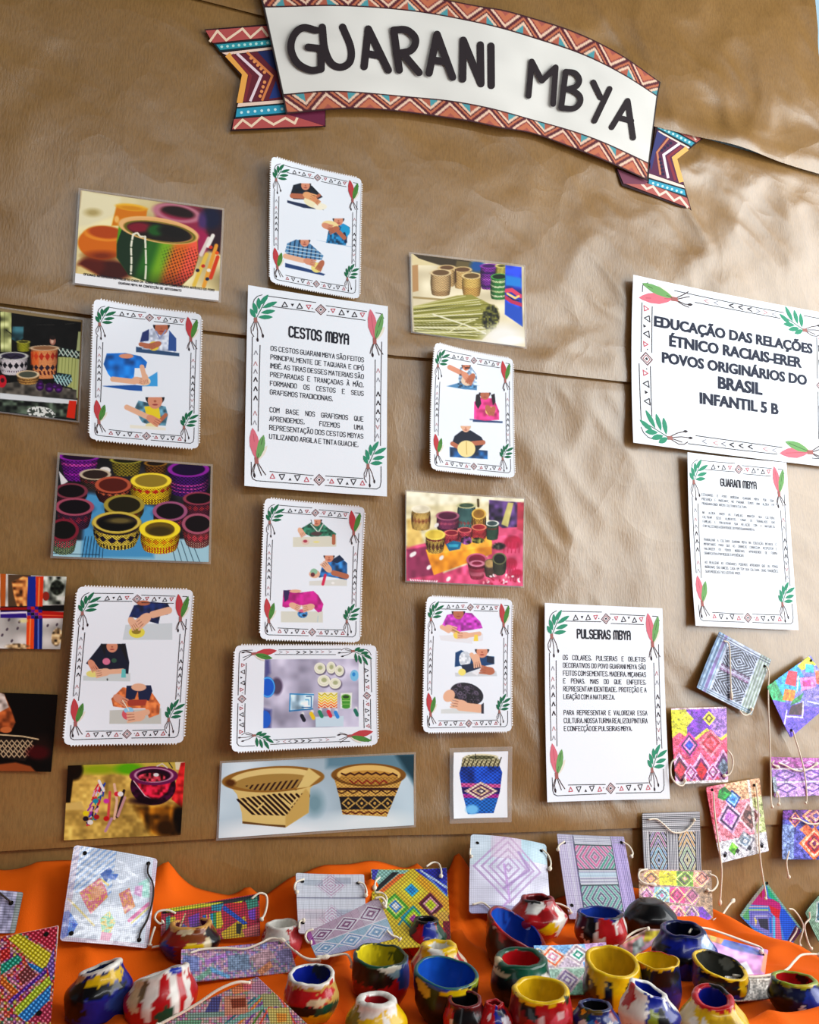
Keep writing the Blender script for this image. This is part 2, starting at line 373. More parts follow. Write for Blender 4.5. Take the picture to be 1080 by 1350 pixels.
# ------------------------------------------------------------------ stroke lettering
GL = {'A': '00 26 40,12 32', 'B': '00 06 36 45 44 33 03,33 42 41 30 00', 'C': '45 36 16 05 01 10 30 41', 'D': '00 06 36 45 41 30 00', 'E': '46 06 00 40,03 33',
      'F': '46 06 00,03 33', 'G': '45 36 16 05 01 10 30 41 43 23', 'H': '00 06,40 46,03 43', 'I': '00 06', 'J': '46 41 30 10 01', 'L': '06 00 40', 'M': '00 06 23 46 40',
      'N': '00 06 40 46', 'O': '16 05 01 10 30 41 45 36 16', 'P': '00 06 36 45 44 33 03', 'Q': '16 05 01 10 30 41 45 36 16,22 40', 'R': '00 06 36 45 44 33 03,23 40',
      'S': '45 36 16 05 04 13 33 42 41 30 10 01', 'T': '06 46,26 20', 'U': '06 01 10 30 41 46', 'V': '06 20 46', 'X': '00 46,06 40', 'Y': '06 23 46,23 20', 'Z': '06 46 00 40',
      '.': '00 01', ',': '11 00', '-': '03 33', 'm': '00 05 16 26 35 30,35 46 56 65 60', 'a': '00 05 16 36 45 40,03 43', 'n': '00 05 16 36 45 40', 'r': '00 06 36 45 44 33 03,33 40'}
AC = {'Ã': ('A', '07 18 27 38'), 'Õ': ('O', '07 18 27 38'), 'Á': ('A', '17 38'), 'À': ('A', '18 37'), 'É': ('E', '17 38'), 'Ê': ('E', '07 28 47'), 'Í': ('I', '07 18'), 'Ó': ('O', '17 38'), 'Ú': ('U', '17 38')}
def glyph(ch):
    ex = []
    if ch in AC: ch, e = AC[ch]; ex = [e]
    if ch == 'Ç': ch = 'C'; ex = ['2. 2, 1,']
    L = [[(int(t[0]), int(t[1])) for t in s.split()] for s in GL[ch].split(',')] if ch in GL else []
    for e in ex:
        L.append([(2, 0), (2.6, -1), (1.4, -1.8)] if '.' in e else [(int(t[0]), int(t[1])) for t in e.split()])
    return L, {'I': 0, '.': 0, ',': 1, '-': 3, 'm': 6}.get(ch, 4)
def text(S, parent, name, lines, u0, u1, v0, dv, hm, stroke, col='1d2430', mode='just', asp=.62, slope=0.0):
    """lines of capitals on a sheet; hm = cap height in metres; v0 = baseline of the first line"""
    A = Art(lambda x, y: (x/S.w, y/S.h)); sx = hm*asp/5.2; sy = hm/6
    for i, s in enumerate(lines):
        if not s: continue
        lastp = s.endswith('|'); s = s.rstrip('|'); words = s.split(' ')
        ww = [sum((glyph(c)[1]+1.7)*sx for c in wd)-1.7*sx for wd in words]
        tot = (u1-u0)*S.w; gap = (5.2 if mode == 'center' else 3.4)*sx; k = 1.0
        if mode == 'just' and len(words) > 1 and not lastp:
            gap = (tot-sum(ww))/(len(words)-1)
            if gap < 2.2*sx: k = tot/(sum(ww)+2.6*sx*(len(words)-1)); gap = 2.6*sx*k
        x = u0*S.w
        if mode == 'center': x += (tot-sum(ww)-gap*(len(words)-1))/2
        for wd, wl in zip(words, ww):
            for ch in wd:
                L, gw = glyph(ch); yb = (v0+i*dv)*S.h+slope*x
                for pl in L: A.line([q for p in pl for q in (x+p[0]*sx*k, yb-p[1]*sy)], stroke, col, caps=stroke > .0008, sub=1)
                x += (gw+1.7)*sx*k
            x += gap-1.7*sx*k
    return A.build(name, S, parent, .0003)
# ------------------------------------------------------------------ the setting: wall, floor, table
struct(box('wall_back', (-2.2, .002, 0), (2.7, .10, 2.9), M['wall']))
struct(box('floor', (-2.2, -3.6, -.1), (2.7, .10, 0), M['floor']))
XE = W(1069, 0)[0]
def edge(P):
    q = np.array([W(x, y) for x, y in P]); return lambda x: np.interp(x, q[:, 0], q[:, 2])+np.where(x < q[0, 0], (x-q[0, 0])*(q[1, 2]-q[0, 2])/(q[1, 0]-q[0, 0]), 0)
E1 = edge([(235, -3), (345, 25), (620, 104), (925, 190), (1000, 212), (1078, 234)])
E2 = edge([(0, 402.5), (120, 418), (268, 438), (310, 443), (520, 471), (564, 474.5), (676, 489), (719, 494), (800, 503), (831, 506), (1079, 536)])
E3 = edge([(0, 1121), (85, 1116), (290, 1104), (590, 1099), (720, 1095), (850, 1090), (1030, 1086), (1079, 1084)])
def kraft(label, top, bot, y0, crum, lift, seed):
    N = 300; xs = np.linspace(-.75, XE, N); Z = []; NV = 84
    t = np.linspace(0, 1, NV); zt, zb = top(xs), bot(xs)
    X = np.repeat(xs[None], NV, 0); Zz = zt[None]*(1-t[:, None])+zb[None]*t[:, None]
    dT, dB = np.abs(Zz-zt), np.abs(Zz-zb)
    X2 = X+.06*(vn(X, Zz, .13, seed+1)-.5); Z2 = Zz+.06*(vn(X, Zz, .13, seed+2)-.5)
    a = X2*.77+Z2*.64; b_ = -X2*.64+Z2*.77
    r1 = 1-np.abs(2*vn(a, b_, .11, seed)-1); r2 = 1-np.abs(2*vn(b_*.7, a*1.3, .06, seed+5)-1); r3 = vn(X, Zz*.45, .05, seed+9)
    amp = crum(X, Zz)
    y = amp*(.9*r1**1.5+.5*r2**1.6+.45*r3)
    damp = sst(0, .04, dT)*sst(-.01, .03, dB)
    y = np.minimum(y, .0022+.006*sst(1.64, 1.70, Zz)*sst(.5, .7, X)+.0035*sst(.45, .55, X)*sst(.82, .74, X))*damp+.0035*sst(.05, 0, dB)+lift(xs)[None]*sst(.10, 0, dB)**1.4
    V = np.stack([X, -y0-y, Zz], -1).reshape(-1, 3)
    o = mk('kraft_paper_sheet', V, [tuple(q) for q in gridf(N, NV)], M['kraft'], None, (.3, 0, float(Zz.mean())), smooth=True)
    tag(o, label, 'kraft paper', 'brown kraft paper covering the wall'); return o
zero = lambda x: 0*x
c1 = lambda x, z: .0022+.0050*sst(.5, 1.0, x)*sst(1.55, 1.8, z)
c2 = lambda x, z: .0020+.0042*sst(.55, .9, x)*sst(1.63, 1.70, z)
c3 = lambda x, z: .0020+.0016*sst(.45, .6, x)*sst(.80,.72,x)
kraft('topmost strip of brown kraft paper, crumpled at right above the long gap', lambda x: 2.62+0*x, E1, .0032, c1, lambda x: .011*np.exp(-((x-1.02)/.09)**2)+.003*sst(.4, .9, x), 3)
kraft('second strip of brown kraft paper from the top, behind the end of the banner', lambda x: E1(x)+.012, E2, .0022, c2, lambda x: .0016+0*x, 11)
kraft('wide middle strip of brown kraft paper behind most of the white pages', lambda x: E2(x)+.012, E3, .0012, c3, lambda x: .001+0*x, 23)
kraft('lowest strip of brown kraft paper, going down behind the orange cloth', lambda x: E3(x)+.012, lambda x: .36+0*x, .0004, lambda x, z: .0012+0*x, zero, 31)

TZ = .745; TX = .815; TF = -.78
tb = bpy.data.objects.new('display_table', None); COL.objects.link(tb); tb.location = (.1, -.4, 0)
tag(tb, 'table under the orange cloth against the papered wall', 'table')
box('table_top', (-.72, TF+.02, TZ-.035), (TX-.012, -.02, TZ-.004), M['wood'], tb, (.1, -.4, 0))
for x in (-.68, TX-.07):
    for y in (TF+.05, -.07): box('leg', (x, y, 0), (x+.045, y+.045, TZ-.035), M['wood'], tb, (.1, -.4, 0))
# the cloth: heaped up against the wall, creased, hanging over the table's right and front edges
_bp = [(-30, 1162), (0, 1158), (50, 1141), (95, 1147), (215, 1160), (255, 1178), (300, 1188), (350, 1188), (385, 1163), (430, 1147), (485, 1147), (530, 1156), (600, 1166), (660, 1182), (730, 1193), (800, 1174), (860, 1180), (925, 1192)]
_bw = np.array([W(x, y, -.012) for x, y in _bp])
RID = []
for x0, y0, x1, y1, a, wd in ((600, 1190, 640, 1250, .012, .016), (610, 1200, 720, 1250, .010, .018), (215, 1170, 300, 1215, .012, .02), (395, 1350, 490, 1232, .014, .013), (545, 1200, 600, 1262, .008, .012),
                              (520, 1250, 640, 1262, .007, .01), (90, 1262, 160, 1350, .006, .012), (240, 1300, 370, 1290, .007, .012), (620, 1300, 660, 1290, .004, .01), (840, 1398, 1110, 1352, .017, .022), (596, 1170, 608, 1262, .011, .010), (648, 1186, 706, 1246, .009, .010), (300, 1196, 350, 1262, .008, .012), (232, 1168, 214, 1250, .010, .012), (10, 1165, 66, 1240, .010, .014), (445, 1262, 470, 1350, .008, .010), (700, 1300, 770, 1345, .006, .010), (930, 1200, 1010, 1262, -.004, .012), (40, 1160, 60, 1230, .010, .016),):
    p, q = T(x0, y0, .755), T(x1, y1, .755); RID.append((p[0], p[1], q[0], q[1], a, wd))
def zc(x, y):
    x = np.asarray(x, float); y = np.asarray(y, float)
    h = np.maximum(np.interp(x, _bw[:, 0], _bw[:, 2]-TZ), .004)
    z = TZ+.002+h*(1-sst(0, .15, -y-.008))*(.92+.16*vn(x*1.0, y, .05, 4))
    for x0, y0, x1, y1, a, wd in RID:
        L = (x1-x0)**2+(y1-y0)**2; t = np.clip(((x-x0)*(x1-x0)+(y-y0)*(y1-y0))/L, 0, 1)
        d = np.hypot(x-x0-t*(x1-x0), y-y0-t*(y1-y0)); z = z+a*1.5*np.exp(-(d/wd)**1.6)
    return z+.0065*(1-np.abs(2*vn(x+.4*y, y-.3*x, .075, 8)-1))**2
def G(px, py):
    """where the ray through a pixel meets the cloth"""
    d = ray(px, py); lo = None
    for t in np.arange(.4, 2.2, .004):
        p = CAM+d*t
        if p[1] > -.006 or p[2] < float(zc(p[0], min(p[1], -.008))): break
    return p
NX, NY = 240, 130
xs = np.concatenate([np.linspace(-.75, TX, NX-12), TX+.004+np.zeros(12)]); ys = np.concatenate([np.linspace(-.008, TF, NY-12), TF-.004+np.zeros(12)])
dx = np.concatenate([np.zeros(NX-12), np.linspace(.012, .30, 12)]); dy = np.concatenate([np.zeros(NY-12), np.linspace(.012, .30, 12)])
X, Y = np.meshgrid(xs, ys); Zc = zc(X, Y); DX, DY = np.meshgrid(dx, dy)
fl = np.maximum(DX, DY); Zc = Zc-fl; X = X+np.where(DX > 0, .006+.012*vn(Y, DX, .06, 3)*np.minimum(1, DX*8), 0); Y = Y-np.where(DY > 0, .012*vn(X, DY, .06, 5)*np.minimum(1, DY*8), 0)
o = mk('orange_cloth', np.stack([X, Y, Zc], -1).reshape(-1, 3), [tuple(q) for q in gridf(NX, NY)], M['cloth'], None, (.1, -.4, TZ), smooth=True)
sm = o.modifiers.new('thickness', 'SOLIDIFY'); sm.thickness = .0012; sm.offset = -1
tag(o, 'bright orange cloth spread over the table and bunched up against the wall', 'cloth')

# ------------------------------------------------------------------ banner
BD = .016
Z1 = ((240, 0), 2.5714); Z2 = ((620, 0), 2.3478)
def px1(x, y): return (240+x/2.5714, y/2.5714)
def px2(x, y): return (620+x/2.3478, y/2.3478)
to = [(340, -16), (446, -14), (543, -8), (629, 9), (675, 17), (748, 38), (812, 70), (871, 108.6)]
ti = [(347, 10), (446, 10), (543, 15), (620, 30), (697, 49), (760.5, 70), (820, 100), (867, 128)]
bi = [(372, 124), (427, 120.6), (493, 124), (571, 130), (620, 138), (684, 153), (760.5, 174.6), (856, 215)]
bo = [(377, 150), (454, 145), (532, 148), (609.5, 159.5), (658, 170), (705, 177), (760.5, 198), (854, 238)]
NB = 620
def rail(P):
    q = smoothline(np.array([W(x, y, -BD) for x, y in P]), 12); s_ = np.r_[0, np.cumsum(np.linalg.norm(np.diff(q, axis=0), axis=1))]
    t = np.linspace(0, s_[-1], NB); return np.stack([np.interp(t, s_, q[:, k]) for k in range(3)], 1)
RT, RI, QI, QB = rail(to), rail(ti), rail(bi), rail(bo)
rows, cc, us = [], [], np.linspace(0, 1, NB)
CR_, TE, DK, CM, PE = [hx(c) for c in ('96443c', '4d9aa2', '5a1f2a', 'ecc8ac', 'c4704e')]
def zig(u, v, n, flip):
    """terracotta border: wide zigzag of dark, coral and cream with teal or peach cores"""
    v = 1-v if flip else v
    ph = u*n; s_ = np.abs((ph % 1)-.5)*2; d = v-s_          # 0 on the zigzag line
    c = np.where((d > 0)[:, None], CR_, hx('a8564a'))
    for lo, hi_, col in ((-.10, .10, DK), (.10, .24, PE), (.24, .34, DK), (.34, .50, CM), (-.26, -.10, CM), (-.36, -.26, hx('8d3a3a')), (-.70, -.36, PE)):
        c = np.where(((d > lo) & (d < hi_))[:, None], col, c)
    core = (d > .50); odd = (np.floor(ph+.5) % 2 == 0)
    c = np.where((core & odd)[:, None], TE, c); c = np.where((core & ~odd)[:, None], hx('b05c46'), c)
    c = np.where(((v < .06) | (v > .94))[:, None], hx('3b1a1e'), c); return c
def strip(A, B, n, fn):
    for k in range(n):
        t = k/(n-1); rows.append(A*(1-t)+B*t); cc.append(fn(t))
strip(RT, RI, 20, lambda t: zig(us, np.full(NB, t), 10.5, 0))
strip(RI, QI, 12, lambda t: np.tile(hx('e6e4dc'), (NB, 1))*(1-.05*vn(us*9, np.full(NB, t*3.), .5, 2)[:, None]))
strip(QI, QB, 20, lambda t: zig(us, np.full(NB, t), 9.5, 1))
V = np.vstack(rows); cb = np.vstack(cc)
cb[np.tile((us < .004) | (us > .996), len(rows))] = hx('2a2020')
V[:, 1] -= .003*np.sin(np.tile(us, len(rows))*9)**2
borg = V.mean(0)
ban = mk('banner', V, [tuple(q) for q in gridf(NB, len(rows))], M['print'], None, borg, cb)
sm = ban.modifiers.new('thickness', 'SOLIDIFY'); sm.thickness = .0006; sm.offset = -1 if V[NB][2] < V[0][2] else 1
tag(ban, 'arched white ribbon banner with dark hand-lettered title and zigzag terracotta borders', 'banner')
class Flat:
    def __init__(s, y): s.y = y; s.org = borg
    def P(s, u, v, off): 
        p = np.array([W(a, b_, s.y) for a, b_ in zip(u, v)]); p[:, 1] -= np.asarray(off).ravel(); return p
def A1(): return Art(lambda x, y: (240+x/2.5714, y/2.5714))
def A2(): return Art(lambda x, y: (620+x/2.3478, y/2.3478))
def tail(A, base, items, dep):
    A.poly(base, '2b1418'); A.z = 1
    for it in items:
        A.z += 1
        if it[0] == 'p': A.poly(it[1], it[2])
        else: A.line(it[1], it[3], it[2], caps=len(it) > 4)
    o = A.build('ribbon_tail', Flat(-dep), ban, .0); sm = o.modifiers.new('thickness', 'SOLIDIFY'); sm.thickness = .0003; return o
def dotsof(P, n, r, c):
    P = np.array(P, float).reshape(-1, 2); out = []
    for i in range(n):
        x, y = P[0]+(P[1]-P[0])*(i+.5)/n; out.append(('p', [(x+r*math.cos(k*math.pi/3), y+r*math.sin(k*math.pi/3)) for k in range(6)], c))
    return out
tail(A1(), [76, 100, 290, 82, 370, 385, 487, 370, 487, 430, 163, 445, 183, 368, 203, 262, 108, 150],
     [('p', [80, 104, 290, 88, 300, 126, 104, 146], 'b5524f'), ('l', [95, 140, 120, 105, 150, 137, 205, 98, 232, 128, 270, 95, 290, 122], 'f2d6b8', 8),
      ('p', [108, 150, 300, 130, 305, 158, 128, 176], '10313a'), ('p', [116, 152, 300, 136, 303, 152, 130, 170], '2f98a4')]+dotsof([125, 160, 300, 145], 9, 5, 'b8e4de')+
     [('p', [135, 180, 306, 160, 308, 168, 150, 187], 'f0d2c0'), ('p', [152, 190, 308, 170, 345, 340, 190, 348, 212, 262], '64222f'),
      ('l', [158, 190, 214, 250, 196, 345], 'eda94e', 20), ('l', [172, 188, 232, 258, 212, 342], '7e2b33', 10), ('l', [188, 184, 268, 258, 232, 342], 'ecd7dd', 9),
      ('l', [222, 180, 306, 258, 272, 340], 'd9824a', 8), ('p', [255, 176, 306, 172, 330, 250, 300, 225], '1d2a5c'), ('p', [318, 275, 335, 330, 295, 336], '233a7c')]+dotsof([228, 192, 285, 252], 5, 6, 'e8955a')+dotsof([282, 272, 262, 335], 4, 6, 'e8955a')+
     [('p', [190, 352, 345, 340, 348, 350, 187, 364], 'f0d2c0'), ('p', [185, 366, 352, 352, 360, 388, 178, 404], '10313a'), ('p', [186, 370, 352, 356, 358, 382, 182, 398], '2f9ab8')]+dotsof([190, 384, 350, 370], 7, 5, 'cfeef0')+
     [('p', [176, 406, 360, 390, 480, 428, 170, 440], 'b5524f'), ('l', [178, 436, 205, 408, 235, 430, 270, 400, 310, 424, 350, 402, 382, 420, 390, 402], 'f2d6b8', 8),
      ('p', [350, 388, 484, 373, 484, 428], '6c2340')], .0095)
tail(A2(), [578, 345, 720, 430, 640, 492, 685, 652, 470, 575, 450, 520, 555, 555],
     [('p', [580, 350, 715, 430, 700, 441, 580, 375], 'b5625a'), ('l', [582, 362, 605, 365, 620, 392, 642, 388, 658, 412, 680, 406, 698, 432], 'f2d6c4', 6),
      ('p', [580, 377, 698, 442, 684, 456, 578, 400], '10313a'), ('p', [580, 380, 694, 443, 684, 452, 580, 396], '3f9db0')]+dotsof([584, 392, 684, 444], 8, 4, 'bfe6e6')+
     [('p', [578, 402, 680, 458, 638, 492, 660, 572, 552, 536], '5b2b4a'), ('l', [584, 408, 676, 458], 'efd9cc', 5), ('l', [668, 462, 632, 490, 652, 560], 'efb866', 15), ('l', [652, 456, 612, 486, 634, 556], '8a3440', 8),
      ('l', [646, 446, 598, 480, 612, 550], 'f0dfe2', 8), ('l', [612, 430, 578, 472, 588, 540], 'c9805c', 6), ('p', [578, 406, 606, 424, 574, 470, 560, 530, 556, 500], '3d3f74')]+dotsof([625, 440, 588, 470], 4, 5, '2a2444')+dotsof([586, 488, 598, 545], 5, 5, '2a2444')+
     [('p', [553, 538, 660, 575, 664, 584, 552, 550], 'efd9cc'), ('p', [552, 552, 664, 586, 668, 612, 548, 570], '10313a'), ('p', [553, 556, 662, 588, 666, 606, 552, 570], '3aa0bc')]+dotsof([558, 566, 660, 598], 7, 4, 'c6ebef')+
     [('p', [540, 566, 670, 614, 680, 646, 480, 570], 'b5625a'), ('l', [525, 565, 545, 586, 565, 578, 585, 605, 605, 594, 630, 622, 648, 612, 672, 642], 'f2d6c4', 7), ('p', [454, 524, 550, 562, 540, 572, 474, 570], '7b4356')], .0095)
sm_ = lambda *q: smoothline(np.array(q, float).reshape(-1, 2), 5).ravel().tolist()
L1 = [sm_(455, 103, 410, 94, 378, 122, 370, 168, 392, 214, 436, 238, 472, 234), [472, 234, 472, 165, 428, 160], sm_(476, 92, 484, 165, 506, 214, 540, 228, 570, 208, 572, 160, 545, 92), [618, 226, 632, 98, 700, 238], [628, 182, 676, 190],
      [737, 238, 718, 102], sm_(718, 102, 762, 102, 792, 132, 778, 170, 728, 182), [750, 182, 804, 246], [838, 248, 865, 116, 918, 262], [848, 203, 894, 210], [952, 268, 954, 136, 1014, 284, 1012, 152], [1048, 156, 1049, 290]]
L2 = [[181, 297, 191, 190, 222, 250, 265, 208, 257, 322], [296, 222, 282, 334], sm_(282, 334, 320, 336, 340, 318, 338, 295, 312, 278, 290, 276), sm_(296, 222, 324, 226, 338, 246, 330, 266, 305, 276), [382, 255, 404, 302], [432, 275, 385, 374], [438, 394, 488, 312, 505, 426], [458, 364, 499, 374]]
for Aq, LL, wd in ((A1(), L1, 25), (A2(), L2, 18)):
    for P in LL: Aq.line(P, wd, '2a2225', caps=True, sub=20)
    Aq.build('title_lettering', Flat(-BD-.0036), ban, .0)
# ------------------------------------------------------------------ white pages with writing
def wallS(px, y=.0085, curl=None, bow=0): return Surf([W(x, y_, -y) for x, y_ in np.array(px, float).reshape(-1, 2)], curl, bow)
def page(px, label, curl, y=.012, turn=None):
    S = wallS(px, y, curl); o = sheet('printed_page', S, None, M['paper']); tag(o, label, 'printed page')
    border(S, o, turn); return S, o
S, o = page([326.7, 377.3, 511, 404.4, 509.5, 655, 321.5, 641.5], 'white page headed CESTOS MBYA with two paragraphs, in a leaf and feather border', (.004, .002, .003, .006))
text(S, o, 'title_text', ['CESTOS mBYa'], .27, .73, .232, 0, .0150, .0026, '20222c', 'center', .50)
text(S, o, 'body_text', ['OS CESTOS GUARANI MBYA SÃO FEITOS', 'PRINCIPALMENTE DE TAQUARA E CIPÓ', 'IMBÉ. AS TIRAS DESSES MATERIAIS SÃO', 'PREPARADAS E TRANÇADAS À MÃO,', 'FORMANDO OS CESTOS E SEUS', 'GRAFISMOS TRADICIONAIS.|', '', 'COM BASE NOS GRAFISMOS QUE', 'APRENDEMOS, FIZEMOS UMA', 'REPRESENTAÇÃO DOS CESTOS MBYAS', 'UTILIZANDO ARGILA E TINTA GUACHE.|'],
     .165, .825, .316, .0443, .0068, .0009, '232a36', 'just', .66)
S, o = page([717.2, 795, 872.5, 802, 882, 1052.8, 720, 1057], 'white page headed PULSEIRAS MBYA with two paragraphs, in a leaf and feather border', (.003, .002, .003, .004))
text(S, o, 'title_text', ['PULSEIrAS mBYa'], .22, .76, .176, 0, .0128, .0024, '20222c', 'center', .52)
text(S, o, 'body_text', ['OS COLARES, PULSEIRAS E OBJETOS', 'DECORATIVOS DO POVO GUARANI MBYA SÃO', 'FEITOS COM SEMENTES, MADEIRA, MIÇANGAS', 'E PENAS. MAIS DO QUE ENFEITES,', 'REPRESENTAM IDENTIDADE, PROTEÇÃO E A', 'LIGAÇÃO COM A NATUREZA.|', '', 'PARA REPRESENTAR E VALORIZAR ESSA', 'CULTURA, NOSSA TURMA REALIZOU PINTURA', 'E CONFECÇÃO DE PULSEIRAS MBYA.|'],
     .148, .838, .291, .0402, .0068, .0009, '232a36', 'just', .62)
S, o = page([903.7, 597.3, 1036, 610.2, 1051.5, 830.9, 914.7, 825], 'white page headed GUARANI MBYA with very small text, in a leaf and feather border', (.006, .002, .003, .005))
text(S, o, 'title_text', ['GUArAnI mBYa'], .24, .76, .178, 0, .0120, .0022, '20222c', 'center', .52)
text(S, o, 'body_text', ['ESTUDAMOS O POVO INDÍGENA GUARANI MBYA POR SUA', 'PRESENÇA E MARCANTE NO PARANÁ, TEMOS UMA ALDEIA EM', 'PIRAQUARA ONDE VIVEM E CULTIVAM A CULTURA.|', '', 'NA ALDEIA VIVEM AS FAMÍLIAS, MANTÉM SUA CULTURA,', 'CULTIVAM SEUS ALIMENTOS, CRIAM OS TRABALHOS DAS', 'FAMÍLIAS E PRESERVAM SUA RELAÇÃO COM A NATUREZA,', 'FORTALECENDO A IDENTIDADE DO POVO GUARANI MBYA.|', '', '', 'TRABALHAR A CULTURA GUARANI MBYA NA EDUCAÇÃO INFANTIL É', 'IMPORTANTE PARA QUE AS CRIANÇAS CONHEÇAM, RESPEITEM E', 'VALORIZEM OS POVOS INDÍGENAS, APRENDENDO DE FORMA', 'SIGNIFICATIVA POR MEIO DE EXPERIÊNCIAS.|', '', 'AO REALIZAR AS ATIVIDADES PODEMOS APRENDER QUE OS POVOS', 'INDÍGENAS SÃO ÚNICOS, CADA UM TEM SUA CULTURA, SUAS TRADIÇÕES,', 'SUAS MÚSICAS E SEU JEITO DE VIVER.|'],
     .13, .845, .248, .0263, 0.0041, .00048, '39424e', 'just', .60)
# the big landscape page: bold lettering
EQ = [831.6, 364.8, 1096, 415, 1099, 617, 832.4, 584.6]
S, o = page(EQ, 'white landscape page reading EDUCAÇÃO DAS RELAÇÕES ÉTNICO RACIAIS-ERER in bold, at right edge', (.008, .002, .002, .006), .013, 'ccw')
def bold(S, parent, lines, size):
    for s, cx, cy, wpx in lines:
        cu = bpy.data.curves.new('t', 'FONT'); cu.body = s; cu.size = 1; cu.align_x = 'CENTER'; cu.offset = .030; cu.resolution_u = 3
        ob = bpy.data.objects.new('t', cu); COL.objects.link(ob)
        me = bpy.data.meshes.new_from_object(ob.evaluated_get(bpy.context.evaluated_depsgraph_get()))
        bpy.data.objects.remove(ob)
        v = np.empty(len(me.vertices)*3); me.vertices.foreach_get('co', v); v = v.reshape(-1, 3)
        F = [tuple(p.vertices) for p in me.polygons]; bpy.data.meshes.remove(me)
        wd = v[:, 0].max()-v[:, 0].min(); k = wpx/wd
        (u0,), (w0,) = invb(EQ, np.array([cx]), np.array([cy]))
        up = np.hypot(EQ[2]-EQ[0], EQ[3]-EQ[1]); kk = k/up*S.w
        u = u0+v[:, 0]*kk/S.w; w_ = w0-v[:, 1]*kk*.97/S.h; du = .021*kk/S.w; n_ = len(v)
        mk('heading_text', np.vstack([S.P(u+j*du, w_, .0003+abs(j)*.00004+.00001*j) for j in (-1, 0, 1)]), [tuple(i+j*n_ for i in q) for j in range(3) for q in F], M['ink'], parent, S.org, np.tile(hx('1b2338'), (3*n_, 1)))
z7 = lambda x, y: (800+x/3.857, 350+y/3.857)
bold(S, o, [(t, *z7(x, y), wp/3.857) for t, x, y, wp in (('EDUCAÇÃO DAS RELAÇÕES', 631, 384, 820), ('ÉTNICO RACIAIS-ERER', 637, 470, 686), ('POVOS ORIGINÁRIOS DO', 636, 557, 748), ('BRASIL', 653, 645, 228), ('INFANTIL 5 B', 650, 733, 406))], 1)

# ------------------------------------------------------------------ children's photo cards (pinked edges)
def kidcard(q, o, k, label, curl, draw, turn=None, res=1.5):
    c = Cv(q, o, k, 'e6eef8', res); draw(c)
    punch(c, .5); S = wallS(c.px, .013, curl); ob = sheet('photo_card', S, c, M['print'], rnd=.006, pink=True)
    tag(ob, label, 'photo card', 'photo cards with pinked edges'); border(S, ob, turn, True); return ob
SK, SK2, SK3 = 'c98f78', 'a86f58', 'd9ab92'
def face(c, x, y, r, skin=SK, hair='2a2020', mask=True):
    c.e(x, y-r*.2, r*1.12, r*.9, hair); c.e(x, y+r*.15, r*.86, r*.95, skin); c.e(x, y+r*.62, r*.32, r*.1, '8e4a48'); c.e(x, y+r*.22, r*.16, r*.13, '9c6450')
    c.p([x-r*1.5, y-r*1.5, x+r*1.5, y-r*1.5, x+r*1.5, y-r*.25, x-r*1.5, y-r*.25], 'e6eef8')
def hand(c, x, y, r, skin=SK, rot=0):
    c.e(x, y, r*1.25, r*.8, skin, rot)
    a = math.radians(rot)
    for i in range(4):
        oy = (i-1.5)*r*.42; c.l([x+math.cos(a)*r*.5-math.sin(a)*oy, y+math.sin(a)*r*.5+math.cos(a)*oy, x+math.cos(a)*r*1.7-math.sin(a)*oy*1.15, y+math.sin(a)*r*1.7+math.cos(a)*oy*1.15], r*.34, skin)
        if i: c.l([x+math.cos(a)*r*.6-math.sin(a)*(oy-r*.21), y+math.sin(a)*r*.6+math.cos(a)*(oy-r*.21), x+math.cos(a)*r*1.6-math.sin(a)*(oy-r*.21)*1.15, y+math.sin(a)*r*1.6+math.cos(a)*(oy-r*.21)*1.15], r*.09, '8a5a48')
def d1(c):
    c.p([305, 295, 420, 318, 520, 345, 520, 350, 400, 338, 305, 310], '2c3a55'); m = c.p([322, 265, 340, 205, 380, 192, 450, 205, 515, 272, 480, 290, 340, 288], '1b2735'); c.n(.35, 18, 3, m)
    face(c, 412, 200, 30, SK); c.l([335, 268, 400, 270], 30, SK2); c.l([495, 262, 470, 275], 18, SK2); c.e(455, 305, 55, 30, 'eadfb8', 20); c.e(500, 330, 40, 20, 'f2ead0'); hand(c, 428, 265, 26, 'd6a078', 20); hand(c, 470, 290, 18, 'c88e6c', 40)
    c.p([480, 530, 560, 545, 690, 570, 600, 555], '3a5f86'); m = c.p([535, 545, 550, 470, 600, 440, 640, 430, 680, 455, 665, 510, 655, 560], '2f6f94'); c.n(.5, 12, 5, m); c.e(650, 475, 30, 34, '2a94bc'); c.l([655, 540, 645, 490], 16, '1c3350')
    face(c, 610, 408, 32, SK, '23262e'); c.l([610, 480, 645, 515], 26, SK2); c.e(560, 440, 50, 26, 'e8cf9a', 10); hand(c, 535, 445, 22, SK, 20); hand(c, 590, 465, 22, SK2, 160)
    c.p([293, 665, 400, 690, 530, 728, 520, 738, 400, 712, 293, 690], '2f4a72'); m = c.p([293, 600, 305, 550, 360, 525, 440, 550, 520, 620, 510, 645, 400, 640, 310, 620], '5f87a8')
    for i in range(9): c.l([300+i*26, 530, 285+i*26, 650], 8, '2a4660', clip=m)
    for i in range(5): c.l([290, 560+i*20, 520, 595+i*20], 4, 'c9dae4', clip=m)
    face(c, 408, 535, 30, SK); c.l([295, 625, 400, 650], 30, SK3); c.e(480, 690, 34, 30, 'e0cf86'); hand(c, 430, 655, 24, SK, 15); hand(c, 505, 672, 22, SK2, 120)
kidcard([210, 48, 748, 165, 735, 875, 205, 780], (310, 200), 4.5, 'topmost pinked-edge photo card, just above the CESTOS MBYA page', (.010, .002, .002, .005), d1)
